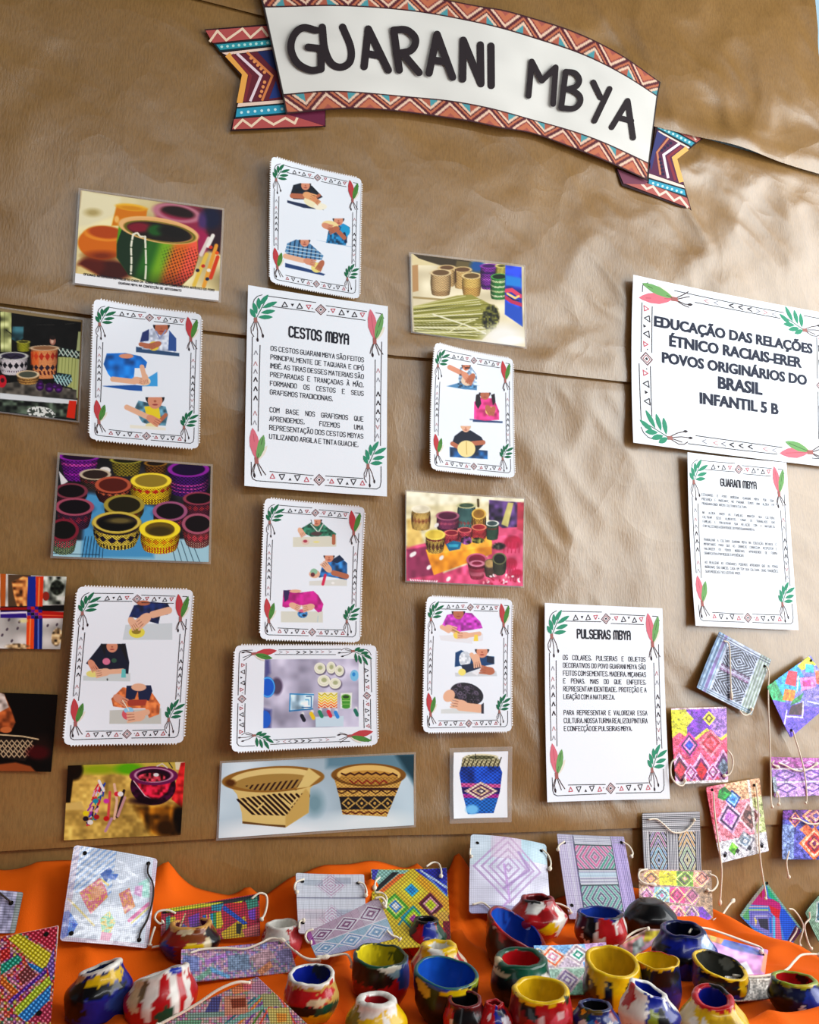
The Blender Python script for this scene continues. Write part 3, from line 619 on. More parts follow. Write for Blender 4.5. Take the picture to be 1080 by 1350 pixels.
def d2(c):
    c.p([565, 725, 748, 752, 748, 766, 565, 748], '3d5672'); m = c.p([580, 705, 590, 665, 640, 645, 700, 650, 735, 700, 730, 748, 660, 740, 590, 735], 'c3cbdc'); c.n(.25, 10, 3, m); c.p([582, 705, 592, 665, 620, 650, 618, 700], '34406c'); c.p([735, 745, 735, 690, 705, 655, 700, 740], '3d5a8c')
    face(c, 672, 640, 32, SK2, '1e1c22'); c.l([650, 660, 665, 690, 690, 655], 6, '8a92b0'); c.l([585, 715, 630, 722], 18, SK2); c.e(640, 722, 22, 20, 'd8bf5a'); hand(c, 652, 715, 16, SK2, 160); hand(c, 612, 722, 14, SK2)
    c.p([428, 890, 560, 885, 655, 895, 655, 915, 540, 908, 428, 892], '2f5f9a'); m = c.p([432, 800, 445, 755, 520, 752, 585, 765, 612, 790, 605, 815, 560, 815, 555, 870, 470, 865, 450, 840], '2a72b8'); c.n(.35, 22, 5, m); c.e(525, 765, 30, 10, SK)
    c.p([590, 870, 655, 830, 656, 912, 590, 905], '4f9ad0'); c.l([470, 862, 560, 872], 22, SK3); c.l([590, 810, 600, 850], 20, SK3); c.e(600, 870, 26, 18, 'e4d4b0'); hand(c, 570, 866, 18, SK3, 10); hand(c, 603, 855, 16, SK3, 80)
    m = c.p([558, 985, 575, 950, 620, 960, 690, 975, 700, 1010, 690, 1055, 620, 1050, 590, 1040], '5f8494'); c.n(.4, 14, 9, m); c.p([600, 975, 660, 970, 670, 1030, 610, 1020], 'd8c23c'); face(c, 645, 945, 36, SK, '221e22')
    c.l([527, 978, 640, 1030], 22, SK3); c.l([690, 1010, 655, 1045], 16, SK2); c.e(630, 1055, 26, 13, 'e2d3a0'); hand(c, 632, 1028, 20, SK, 30); c.p([540, 1050, 690, 1062, 690, 1074, 540, 1064], 'e6e2d0')
kidcard([395, 535, 843, 590, 830, 1150, 375, 1110], (0, 230), 3.1765, 'pinked-edge photo card left of the CESTOS MBYA page, middle child in a blue top', (.012, .004, .003, .004), d2)
def d3(c):
    m = c.p([345, 800, 360, 700, 380, 690, 420, 690, 455, 740, 455, 810, 350, 812], '9fb4cc'); c.n(.3, 14, 2, m); face(c, 393, 690, 24, SK2, '3a2a26'); c.l([300, 700, 370, 730], 28, SK); c.p([285, 805, 350, 785, 470, 800, 465, 825, 380, 820], '5c86a8'); c.n(.6, 10, 4, m)
    c.e(400, 770, 34, 30, 'd8bfa8'); hand(c, 390, 745, 22, SK, 50); hand(c, 425, 755, 22, SK2, 120)
    c.p([415, 985, 600, 998, 600, 1008, 415, 1000], '3a4e70'); m = c.p([438, 985, 440, 890, 470, 865, 550, 870, 580, 940, 580, 990, 500, 995], 'c94a82'); c.n(.3, 20, 6, m); c.p([450, 850, 470, 843, 480, 900, 462, 930, 445, 900], '2a2028'); c.p([535, 850, 555, 843, 560, 890, 545, 910], '2a2028'); face(c, 500, 845, 30, SK2, '2a2028')
    c.e(530, 940, 28, 24, 'd8b27c'); hand(c, 520, 930, 20, SK2, 60); hand(c, 545, 935, 18, SK2, 110)
    c.p([303, 1140, 515, 1160, 515, 1206, 303, 1195], '27567f'); c.n(.5, 24, 3, c.pm([303, 1140, 515, 1160, 515, 1206, 303, 1195])); m = c.p([316, 1120, 330, 1080, 370, 1050, 420, 1048, 480, 1085, 500, 1120, 440, 1180, 360, 1170], '1b2438'); face(c, 393, 1030, 26, SK3, 'c9a988')
    c.l([318, 1122, 370, 1150], 24, SK2); c.l([490, 1115, 430, 1120], 26, SK2); c.e(396, 1150, 50, 46, 'e6d198'); c.l([396, 1110, 398, 1180], 4, 'b89c60')
kidcard([210, 572, 655, 650, 665, 1308, 197, 1262], (520, 320), 4.22, 'pinked-edge photo card right of the CESTOS MBYA page, one child in a pink jacket', (.014, .003, .003, .006), d3)
def d4(c):
    c.p([655, 340, 905, 330, 905, 420, 640, 420], 'c6cfd3'); m = c.p([672, 300, 700, 235, 790, 215, 880, 225, 900, 262, 880, 285, 840, 290, 830, 335, 700, 300], '22315a'); c.n(.35, 20, 3, m); c.e(750, 222, 36, 14, SK2); c.l([885, 262, 800, 285], 38, SK3); c.e(715, 380, 42, 30, 'd8cb5e'); c.e(712, 375, 24, 15, '8a7a3a'); hand(c, 755, 310, 34, SK3, 140); hand(c, 690, 325, 24, SK3, 60)
    c.p([435, 610, 680, 595, 680, 640, 435, 636], 'c3cbcb'); m = c.p([450, 545, 500, 480, 530, 440, 655, 440, 675, 540, 670, 600, 520, 590], '161d33'); face(c, 585, 450, 34, SK, '17141c'); c.p([525, 442, 552, 442, 548, 510], '17141c'); c.p([620, 442, 655, 442, 665, 540], '17141c'); c.e(555, 535, 20, 18, 'c97a92'); c.e(595, 530, 14, 12, '3c5a4a')
    c.e(485, 600, 34, 18, 'd9cf84'); c.l([640, 585, 560, 590], 26, SK3); hand(c, 545, 592, 26, SK3, 170); hand(c, 480, 550, 22, SK, 60); c.p([635, 575, 655, 575, 657, 620, 632, 620], '6fb6b4'); c.e(560, 630, 4, 6, '444')
    c.p([572, 790, 845, 780, 845, 860, 570, 860], 'bdbfb8'); m = c.p([580, 730, 640, 670, 720, 680, 790, 690, 840, 760, 835, 810, 780, 830, 760, 780, 660, 780, 590, 770], 'c8784e'); c.n(.25, 14, 4, m); c.p([655, 740, 660, 662, 790, 660, 798, 690, 780, 740, 725, 735, 720, 690, 700, 740], '1f2a4a'); c.e(725, 670, 40, 20, SK3); c.e(700, 745, 20, 12, 'd8a050'); c.p([660, 735, 770, 735, 760, 765, 670, 768], '9a4a3a')
    c.e(670, 810, 34, 30, 'c4626a'); c.e(672, 790, 26, 16, '8fc0e0'); c.l([770, 800, 700, 815], 30, SK3); hand(c, 720, 822, 32, SK3, 175); hand(c, 620, 730, 26, SK, 30); c.l([640, 740, 672, 790], 5, 'e8e0c8')
kidcard([412, 135, 1018, 152, 965, 955, 338, 965], (0, 740), 4.0, 'pinked-edge photo card at lower left, bottom child in an orange top with dark waistcoat', (.006, .003, .004, .006), d4)
def d5(c):
    c.p([350, 440, 712, 430, 712, 520, 350, 522], 'd3d1c0'); m = c.p([410, 370, 490, 320, 520, 300, 580, 305, 640, 360, 710, 410, 700, 445, 650, 430, 500, 435, 430, 400], '3d6f5c'); c.n(.4, 16, 4, m); c.l([500, 330, 560, 400, 600, 330], 9, 'cfd6cc'); c.e(545, 410, 46, 18, '5a4a4a'); face(c, 545, 300, 42, SK, '2a2024'); c.p([500, 280, 522, 280, 530, 330, 512, 330], 'e6eef8')
    hand(c, 415, 390, 28, SK3, 60); c.l([690, 430, 690, 490], 30, SK2); c.e(455, 480, 32, 24, 'd8bdb0'); c.e(452, 474, 18, 12, 'a04a5a'); c.e(545, 480, 26, 8, 'dfd48e')
    c.p([485, 810, 805, 790, 805, 850, 485, 845], 'd4d4cc'); m = c.p([565, 780, 600, 660, 680, 640, 760, 620, 806, 660, 806, 800, 640, 770], '3a6c9c'); c.n(.5, 30, 6, m); c.p([660, 640, 740, 590, 780, 630, 720, 660], '23344e'); face(c, 652, 605, 42, SK, '241f26'); c.l([800, 770, 690, 740], 44, SK2); c.e(530, 750, 46, 34, SK3); c.e(525, 730, 30, 26, '8fb49a'); c.e(515, 755, 18, 18, '6a3a44'); hand(c, 640, 700, 36, SK3, 230); c.l([620, 760, 600, 835], 24, 'c23a5c'); c.e(685, 825, 14, 10, 'f2f0ea')
    c.p([250, 1060, 600, 1060, 600, 1152, 250, 1150], 'cfcfc2'); m = c.p([270, 890, 330, 882, 410, 905, 520, 890, 560, 925, 605, 1000, 590, 1060, 560, 1070, 500, 1010, 400, 1010, 290, 1030, 262, 1020], 'b03383'); c.n(.22, 30, 5, m); c.p([272, 885, 325, 885, 310, 960, 280, 985], '3f2f5a'); c.e(370, 893, 50, 14, SK3); c.e(430, 1080, 42, 34, '4f7fae'); c.n(.8, 9, 4, c.e(430, 1085, 36, 26, '45709a')); c.e(430, 1055, 34, 14, 'c96a84'); hand(c, 355, 1015, 32, SK3, 25); hand(c, 490, 1025, 34, SK3, 165); c.l([560, 1100, 555, 1145], 10, 'b8c4c4')
kidcard([120, 110, 940, 195, 915, 1310, 80, 1285], (330, 640), 6.353, 'pinked-edge photo card directly below the CESTOS MBYA page, bottom child in magenta', (.004, .012, .003, .004), d5)
def d6(c):
    c.p([230, 790, 460, 780, 460, 815, 420, 835, 240, 815], 'dcdce0'); m = c.p([240, 745, 270, 680, 330, 665, 400, 670, 445, 715, 458, 750, 400, 760, 330, 770, 290, 745], 'b04aa8'); c.n(.3, 14, 3, m); face(c, 330, 668, 32, SK2, '2a2028'); c.l([245, 745, 280, 765], 24, SK3); c.l([440, 780, 370, 790], 24, SK3); c.e(322, 785, 18, 22, 'e4c468'); hand(c, 365, 788, 22, SK3, 180); hand(c, 285, 750, 20, SK3, 20); c.p([415, 785, 432, 785, 436, 830, 408, 832], 'e2c45c'); c.l([300, 760, 335, 775], 4, '8a6a3a')
    c.p([312, 985, 530, 975, 535, 1003, 315, 1005], 'c4c8cc'); m = c.p([312, 955, 315, 880, 345, 866, 400, 890, 520, 900, 520, 940, 440, 955, 395, 965, 340, 950], '17486f'); c.e(365, 915, 30, 42, 'cfd9e4'); c.n(.2, 10, 3, c.e(365, 915, 30, 42, 'd6dee6')); c.p([345, 945, 440, 930, 450, 960, 360, 990], '22304a'); face(c, 455, 870, 34, SK, '2a2326'); c.p([480, 895, 520, 905, 520, 940, 480, 930], '1c2c44'); c.l([400, 890, 420, 930], 22, SK3); c.e(350, 982, 20, 18, 'e6d47c'); c.l([505, 970, 460, 970], 26, 'b48ea0'); hand(c, 490, 975, 26, SK2, 190); hand(c, 425, 915, 24, SK3, 80); c.p([400, 985, 450, 960, 430, 1000], 'e2e2e6')
    c.p([240, 1175, 460, 1160, 462, 1196, 240, 1196], 'ccd0ce'); m = c.e(375, 1095, 88, 56, '2b2730', 15)
    for i in range(70):
        a = random.random()*6.28; r = math.sqrt(random.random()); x, y = 375+80*r*math.cos(a), 1095+48*r*math.sin(a)+.2*80*r*math.cos(a); c.ring(x, y, 9, 7, 3, random.choice(['4e4654', '15121a', '6a6070']), random.random()*180)
    c.e(282, 1105, 28, 34, SK3, 40); c.l([300, 1165, 325, 1125], 8, '2f7a4c'); c.l([440, 1170, 340, 1160], 44, SK3); hand(c, 345, 1150, 30, SK3, 190); c.p([450, 1150, 464, 1140, 464, 1196, 450, 1196], '3a3440')
kidcard([165, 582, 613, 600, 608, 1285, 148, 1290], (520, 640), 3.97, 'pinked-edge photo card at lower centre, bottom child with dark curly hair', (.006, .003, .004, .003), d6)
def d7(c):
    q = [302, 178, 862, 175, 862, 578, 292, 588]; m = c.p(q, 'a9a6b8'); c.n(.28, 130, 4, m); c.n(.1, 40, 6, m)
    c.p([302, 178, 330, 178, 335, 260, 302, 300], '5c5c86', 20, m); c.p([292, 470, 340, 480, 335, 588, 292, 588], '4a4f80', 20, m)
    c.e(372, 340, 34, 52, '5a4f62', 0, 14, m); c.e(318, 345, 44, 62, '1f62b8', 0, None, m); c.ring(318, 345, 40, 56, 6, '63a8e6'); c.e(300, 535, 36, 52, '2563b4', 0, None, m); c.p([270, 280, 298, 280, 290, 600, 262, 600], 'e6eef8')
    for x, y, rx, ry, a in ((626, 232, 34, 34, 0), (694, 228, 28, 36, 0), (744, 246, 28, 32, 0), (650, 306, 38, 34, 0), (718, 322, 36, 32, 0)):
        c.e(x+4, y+6, rx+3, ry+3, '6a6474', soft=8); c.e(x, y, rx, ry, 'e9e9d4'); c.e(x+2, y-4, rx*.45, ry*.4, 'a3a886', soft=8); c.ring(x, y, rx*.72, ry*.7, 3, 'cdcfb4', soft=4)
    c.e(836, 275, 26, 34, '7fb6d8', 0, None, m); c.e(832, 268, 10, 12, '3c86c0', clip=m)
    mm = c.p([448, 382, 590, 382, 582, 478, 444, 490], 'bcd8ea'); c.n(.4, 26, 8, mm); c.l([450, 385, 588, 390], 8, '3f86b4'); c.l([450, 385, 446, 488], 7, '3f86b4'); c.l([446, 486, 582, 474], 8, '2c6f9c'); c.l([545, 400, 575, 400, 575, 465, 520, 465], 6, '2a5f8e'); c.l([540, 420, 560, 420, 560, 450], 5, '4a90c0')
    mm = c.p([617, 375, 732, 375, 730, 468, 615, 468], 'f0e8c0')
    for i, cc_ in enumerate(('b8a81e', 'e0c820', 'd8b02a', 'e88a2a', 'd45a30', 'b8402c')): c.l([v for j in range(7) for v in (617+j*19, 388+i*16+(10 if j % 2 else -6))], 7, cc_, clip=mm)
    c.p([752, 380, 822, 378, 818, 472, 750, 472], 'dfe6dc'); c.p([757, 405, 812, 405, 808, 465, 762, 465], '4f8c3c'); c.e(784, 462, 24, 10, '4f8c3c'); c.e(784, 402, 28, 16, '6ea548'); c.e(784, 402, 20, 10, '33502a'); c.l([758, 425, 811, 425], 4, '9cc47c'); c.l([758, 445, 811, 445], 4, '8ab46a')
    c.p([600, 520, 770, 515, 768, 576, 600, 580], 'bfd3e0', clip=m)
    for x, y, cc_ in ((524, 528, '1a1c30'), (580, 515, 'd8b52c'), (630, 505, '2f7f62'), (683, 503, 'c2344e'), (726, 508, '3f86c8'), (846, 496, '2a6f60')): c.e(x, y-26, 9, 10, 'd8d8da', soft=5); c.l([x-6, y-14, x+7, y+12], 22, cc_, clip=m)
kidcard([135, 95, 970, 95, 975, 680, 110, 720], (280, 830), 4.5, 'pinked-edge landscape photo card showing paint, clay pots and blue bowls from above', (.003, .003, .005, .010), d7, 'cw')
# ------------------------------------------------------------------ laminated photographs
def photo(q, o, k, label, draw, y=.007, curl=(.003, .002, .002, .003), m=.0028, cat='photograph', film=True, res=1.3):
    c = Cv(q, o, k, '888', res); draw(c); punch(c); S = wallS(c.px, y, curl)
    ob = sheet('laminated_photograph', S, c, M['photo'], rnd=.0006); tag(ob, label, cat, 'laminated photographs of baskets and crafts')
    if film:
        a, b_ = m/S.w, m/S.h; F_ = Surf(S.P(np.array([-a, 1+a, 1+a, -a]), np.array([-b_, -b_, 1+b_, 1+b_])), curl); F_.org = S.org
        u = np.array([-a, 1+a, 1+a, -a, 0, 1, 1, 0]); v = np.array([-b_, -b_, 1+b_, 1+b_, 0, 0, 1, 1])
        mk('laminate_edge', S.P(u, v, .0001), [(0, 1, 5, 4), (1, 2, 6, 5), (2, 3, 7, 6), (3, 0, 4, 7)], M['film'], ob, S.org)
    return S, ob
def wv(c, m, x0, y0, s, a1, a2=None, amp=.5):
    """woven texture inside a mask"""
    k = 1-amp*.5+amp*np.where(np.sin((c.X-x0)/s)*np.sin((c.Y-y0)/s*1.3) > 0, .5, -.35); c.mul(k, m)
def bk(c, x, y, rx, ry, h, tp, body, rim, ins, bands=(), s=5, amp=.5, rw=None):
    """a round basket seen a little from above: rim centre, radii, height, taper"""
    P = [x-rx, y]+[x-rx*(1-.0), y]+[v for t in np.linspace(0, 1, 9) for v in (x-rx*(1+(tp-1)*t+.12*math.sin(t*math.pi)*(1 if tp > .8 else .4)), y+h*t)]
    P += [v for t in np.linspace(0, math.pi, 9) for v in (x-rx*tp*math.cos(t), y+h+ry*.7*tp*math.sin(t))]
    P += [v for t in np.linspace(1, 0, 9) for v in (x+rx*(1+(tp-1)*t+.12*math.sin(t*math.pi)*(1 if tp > .8 else .4)), y+h*t)]
    m = c.p(P, body); nx = (c.X-x)/rx; t = (c.Y-y-ry*np.sqrt(np.clip(1-nx**2, 0, 1))*.8)/h
    for t0, t1, col, pat in bands:
        mm = m*((t > t0) & (t < t1))
        if pat == 'd': mm = mm*((np.abs(((np.arcsin(np.clip(nx, -1, 1))*2.2+.0) % 1)-.5)*2+np.abs((t-(t0+t1)/2)/(t1-t0))*2) < .95)
        if pat == 'z': mm = mm*(np.abs(((np.arcsin(np.clip(nx, -1, 1))*2.6) % 1)-.5)*1.6+(t-t0)/(t1-t0)*.6-.65 > -.16)*(np.abs(((np.arcsin(np.clip(nx, -1, 1))*2.6) % 1)-.5)*1.6-(t-t0)/(t1-t0)*.9 < .3)
        if pat == 's': mm = mm*(((np.arcsin(np.clip(nx, -1, 1))*3.2-t*2.2) % 1) < .52)
        if pat == 'v': mm = mm*((np.arcsin(np.clip(nx, -1, 1))*6 % 1) < .5)
        c.put(mm, col)
    wv(c, m, x, y, s*.42, 0, amp=amp); c.mul(1.1-.45*np.abs(nx)**3, m)
    c.e(x, y, rx, ry, ins); c.e(x, y+ry*.25, rx*.8, ry*.6, ins, soft=ry*.8); c.ring(x, y, rx, ry, rw or max(4, ry*.24), rim)
    return m
def p1(c):
    c.C[:] = hx('cdbd92'); c.n(.3, 130, 2); c.e(330, 110, 160, 60, 'd8caa0', soft=50); c.p([40, 30, 70, 40, 100, 150, 40, 170], '4a2c20', 20); c.p([60, 30, 330, 80, 300, 200, 120, 280, 30, 300], 'e2d7b2', 30); c.e(140, 190, 50, 26, 'a99a70', soft=30)
    c.p([620, 130, 1060, 170, 1030, 480, 830, 420, 600, 260], '3a2230', 25); m = c.e(760, 230, 190, 110, '8a3a52', 10, 30); c.e(740, 175, 150, 42, '2e1a1c', 10, 20); c.ring(720, 190, 150, 55, 20, 'b07a86', 10, 14); c.e(960, 230, 70, 70, '1e2440', soft=40); c.e(900, 250, 30, 60, '55406a', soft=30); c.e(880, 390, 70, 90, '96305a', soft=30)
    c.p([265, 280, 300, 135, 510, 160, 500, 230, 330, 280], 'c27a24', 12); c.e(400, 150, 105, 24, 'e0aa48', 6, 10); c.e(400, 156, 85, 15, 'c48a2a', 6, 10); c.e(300, 235, 16, 24, 'e8b070', soft=10)
    c.e(230, 590, 190, 70, '4a1a12', soft=30); c.e(130, 560, 90, 60, '5c2214', soft=30); c.p([30, 560, 60, 560, 200, 640, 20, 640], 'd8c08c', 25)
    m = c.e(200, 400, 160, 115, 'c2701e', soft=10); c.e(215, 340, 135, 48, 'd98a3c', 5, 8); c.e(225, 325, 118, 44, 'a4521a', 5, 14); c.e(200, 490, 100, 30, '7a3a10', soft=40)
    P = [315, 270, 300, 380, 300, 500, 380, 620, 520, 670, 740, 700, 830, 620, 868, 500, 860, 340, 800, 300]
    m = c.p(P, '4e7a24', 10); t = c.X+(c.Y-400)*.35
    for x0, col, sf in ((300, '1c3320', 1), (470, '2e5a24', 60), (560, '6a8a2a', 80), (650, 'b0632e', 90), (760, 'c65a4a', 90)): c.put(m*sst(x0, x0+sf, t), col)
    c.put(m*sst(570, 640, t)*sst(400, 370, c.Y), 'd08a4a')
    k = (np.sin((c.X+c.Y*.5)/5.2)*np.sin((c.Y-c.X*.5)/5.2) > .15); c.mul(1-.45*k*sst(580, 680, c.X)*sst(410, 470, c.Y), m); c.mul(1.15-.5*sst(560, 720, c.Y), m)
    c.e(592, 310, 272, 84, 'd9a878', 10, 8); c.e(592, 322, 238, 62, '241a14', 10, 10); c.e(450, 290, 90, 36, '7a2438', 0, 24, None); c.e(570, 310, 60, 40, '2a5a2a', 0, 24); c.e(690, 320, 100, 40, '1a1410', 10, 24); c.ring(592, 310, 266, 80, 12, 'e0b080', 10, 6); c.ring(600, 322, 245, 66, 6, '6a6a2a', 10, 5)
    for P, n_ in (([412, 340, 398, 420, 400, 520, 396, 610], 26), ([494, 355, 498, 450, 500, 560, 494, 665], 28), ([412, 340, 440, 330, 460, 352, 494, 355], 10)):
        q = smoothline(np.array(P, float).reshape(-1, 2), 10)
        for i in np.linspace(0, len(q)-1, n_): c.e(q[int(i), 0], q[int(i), 1], 7, 7, 'e6e2cc')
    for P, col in (([945, 370, 890, 480], 'd8c8c0'), ([930, 480, 840, 690], 'd8b45c'), ([975, 350, 940, 420], 'efe8dc'), ([1000, 420, 910, 700], 'd99a4a'), ([1010, 500, 960, 640], 'c04a2a')): c.l(P, 28, col, 8)
    for x, y, col in ((865, 590, '2a2440'), (905, 560, 'b03a2a'), (935, 650, '23324a'), (960, 430, 'c24a3a'), (945, 590, 'e8e0d0'), (1005, 470, 'd8622a')): c.e(x, y, 14, 12, col)
    c.p([-20, 607, 300, 648, 1100, 745, 1100, 850, -20, 720], 'f1f2f4')
S, o = photo([60, 38, 1043, 172, 1018, 800, 20, 680], (95, 245), 5.268, 'laminated photograph of a green and red clay pot with white beads, at upper left', p1)
text(S, o, 'caption_text', ['OFICINAS ARTÍSTICAS DO PROJETO CHEIO DA TERRA VALORIZAM CONHECIMENTO ARTÍSTICO DO POVO', 'GUARANI MBYA NA CONFECÇÃO DE ARTESANATO'], .07, .95, .905, .045, .0030, .0006, '2a2a34', 'center', .70)
def p2(c):
    c.C[:] = hx('12100f'); c.p([0, 95, 120, 95, 118, 545, 0, 545], 'a7ab7c'); c.l([60, 300, 120, 345], 10, '3a3a28'); c.l([45, 100, 38, 540], 8, '7a8058'); c.p([130, 260, 255, 260, 250, 390, 180, 440, 120, 400], '39565c', 14); c.n(.5, 60, 3); c.l([400, 240, 600, 240], 5, '4a4a44', 8); c.l([720, 235, 830, 225], 6, '4a4a44', 8)
    c.p([870, 320, 900, 320, 870, 1060, 790, 1060], 'a5ad84'); c.p([640, 600, 870, 610, 850, 960, 620, 900], 'a8ad78'); [c.l([650+i*38, 610, 630+i*38, 950], 5, '6a7248') for i in range(6)]
    c.e(578, 420, 34, 50, '9a7266'); c.e(572, 425, 16, 26, 'c9a896'); c.e(578, 385, 34, 24, '2c2220')
    c.p([-10, 900, 300, 860, 850, 970, 850, 1070, -10, 1010], '5a5650'); c.n(.4, 40, 4, c.pm([-10, 900, 300, 860, 850, 970, 850, 1070, -10, 1010]))
    bk(c, 250, 432, 68, 16, 100, .95, '8a8a30', 'b8b468', '4a4a20', (), 8, .3); m = c.p([640, 480, 885, 540, 880, 625, 640, 580], '222a2a'); [c.l([640+i*50, 500+i*10, 700+i*50, 590+i*6], 12, 'ccd6c8', clip=m) for i in range(6)]; [c.l([640+i*50, 590+i*6, 700+i*50, 510+i*8], 9, 'a8c0b4', clip=m) for i in range(5)]
    bk(c, 485, 500, 150, 26, 330, .78, 'c98a62', 'c9b49a', '8a6a50', ((.08, .38, 'a83e2a', 'd'), (.5, .72, '3a2a3a', 'd'), (.72, .85, '5c2a2c', 's')), 7, .25)
    c.put(c.pm([330, 540, 420, 540, 420, 690, 330, 690])*.5, 'd8642a')
    bk(c, 140, 590, 150, 40, 190, .85, 'c9c2c4', 'b9bab4', '3a3448', ((.2, .62, '1f1a26', 'd'), (.7, .8, '6a5a6a', 'v')), 8, .2); c.l([10, 620, 60, 585, 110, 620, 170, 585, 230, 610], 14, '25202c')
    bk(c, 300, 795, 115, 40, 90, .85, 'b08a58', 'd8c0a0', '55584e', ((.3, .4, '6a4a2a', None), (.6, .7, '7a5a34', None)), 7, .4); c.e(15, 870, 50, 70, 'b02a3a'); c.e(20, 860, 22, 26, '4a1420')
    m = c.p([580, 800, 640, 775, 790, 800, 800, 870, 740, 930, 610, 900], '23343a'); [c.l([580+i*40, 800+i*8, 640+i*40, 900+i*10], 13, 'b6d0cc', clip=m) for i in range(6)]; [c.l([590+i*42, 880, 650+i*42, 800], 10, '8fb6b4', clip=m) for i in range(5)]
    for x, y, r in ((435, 925, 45), (540, 940, 48), (645, 950, 45), (440, 890, 30), (600, 920, 30)): c.e(x, y, r, r*1.1, '3a1448'); c.e(x, y+r*.3, r*.5, r*.3, '6a3484', soft=14)
    c.p([-10, 1000, 860, 1080, 850, 1130, -10, 1065], 'd3d8da', 10); c.p([-10, 1070, 850, 1130, 850, 1290, -10, 1200], '3f463e'); c.n(.9, 40, 7, c.pm([-10, 1070, 760, 1120, 730, 1290, -10, 1200])); m = c.e(450, 1220, 160, 70, 'd8dcd4', 8); c.dots(m, '4a504a', 16, 3, .6); c.p([765, 1085, 850, 1090, 830, 1285, 735, 1270], 'c43a1a')
    c.p([-10, 40, 915, 190, 905, 215, -10, 90], '8a7c60'); c.p([905, 190, 925, 190, 870, 1310, 850, 1310], '7a684a')
photo([-215, 30, 918, 190, 868, 1312, -265, 1175], (0, 400), 8.433, 'laminated photograph of a dark craft stall with woven baskets, cut off by the left edge', p2, m=.002)
def p3(c):
    c.C[:] = hx('d5c9ac'); c.n(.12, 60, 2); c.p([90, 60, 340, 60, 480, 140, 300, 140, 130, 95], '4a4234', 8); c.p([90, 60, 130, 90, 240, 128, 100, 128], 'cfc09a'); c.p([340, 100, 480, 115, 475, 180, 420, 160, 330, 140], '6a6046', 8); c.e(455, 130, 40, 34, '2f5a8a', soft=24)
    c.p([90, 130, 128, 125, 132, 270, 95, 280], 'a98a68'); bk(c, 285, 140, 44, 14, 100, .9, 'b59a72', 'cbb48c', '6a5440', (), 7, .2); bk(c, 372, 150, 46, 15, 100, .9, 'b0956a', 'c9b288', '6a5440', (), 7, .2); c.l([332, 150, 334, 220], 7, '4a3420')
    bk(c, 252, 168, 52, 18, 120, .92, 'b39a76', 'd0bc98', '6d5a44', ((.75, 1.1, '9a8262', None),), 6, .25); bk(c, 422, 185, 50, 17, 108, .9, 'bfa368', 'd8c294', '6a583c', ((.5, 1.1, 'b0905a', None),), 6, .25)
    c.p([95, 300, 330, 318, 330, 328, 95, 312], '9a8a68'); bk(c, 520, 130, 46, 12, 125, .9, '7a3a8c', '8a4a9c', '4a2460', ((.2, .3, '4a1f66', None), (.5, .6, '9a5aa8', None), (.8, .9, '4a1f66', None)), 6, .5); bk(c, 590, 130, 30, 8, 60, 1, 'a8a05a', 'c4bc78', '4a4a2a', (), 5, .4)
    bk(c, 578, 190, 44, 16, 118, 1.05, '3f7a44', '5a9a58', '16301c', ((.1, .2, 'b8c89a', None), (.35, .43, 'c4d0a8', None), (.58, .66, 'b0c090', None), (.8, .87, 'c4d0a8', None)), 5, .4)
    m = c.p([612, 125, 705, 138, 712, 470, 610, 400], '3246a0', 6); c.n(.5, 40, 8, m); c.p([612, 180, 705, 200, 705, 250, 612, 240], '2f7fc0', 14, m); c.l([606, 270, 650, 265, 700, 300, 712, 300], 22, 'c2506a', clip=m); c.l([606, 300, 650, 330, 712, 350], 20, 'a83c5c', clip=m); c.l([625, 285, 670, 310, 690, 300], 12, 'e0c080', clip=m); c.l([630, 300, 660, 320, 690, 325], 7, '2a2230', clip=m); c.p([608, 330, 712, 370, 712, 470, 608, 400], '2c58a8', 14, m)
    m = c.p([95, 360, 340, 295, 420, 290, 540, 350, 575, 400, 560, 470, 480, 540, 300, 530, 95, 495], '8d8a50', 6)
    for i in range(70):
        a = random.uniform(0, 1); y0 = 355+a*150+random.uniform(-8, 8); c.l([90, y0, random.uniform(380, 560), 300+a*220+random.uniform(-18, 18)], random.uniform(2.5, 5), random.choice(['c9c49a', '6a6a34', 'a8a468', 'd8d4b4', '55542c', '7d7c44']), clip=m)
    m2 = c.e(530, 420, 48, 72, '4a4a28', 10, 12); c.n(.9, 9, 4, m2); c.l([210, 400, 380, 455, 500, 505], 8, 'd8d4b8'); c.l([120, 500, 330, 500, 500, 490], 7, 'd0cca8'); c.l([300, 495, 380, 450, 440, 430], 6, 'cfcaa4'); c.e(600, 520, 110, 60, 'e6e2d8', soft=60); c.p([85, 60, 95, 60, 108, 505, 88, 500], 'b8ae98'); c.e(650, 545, 60, 20, 'f2f2f0', soft=20)
photo([88, 66, 718, 136, 725, 582, 98, 498], (520, 320), 4.22, 'laminated photograph of cut reeds and plain baskets, right of the topmost pinked-edge card', p3)
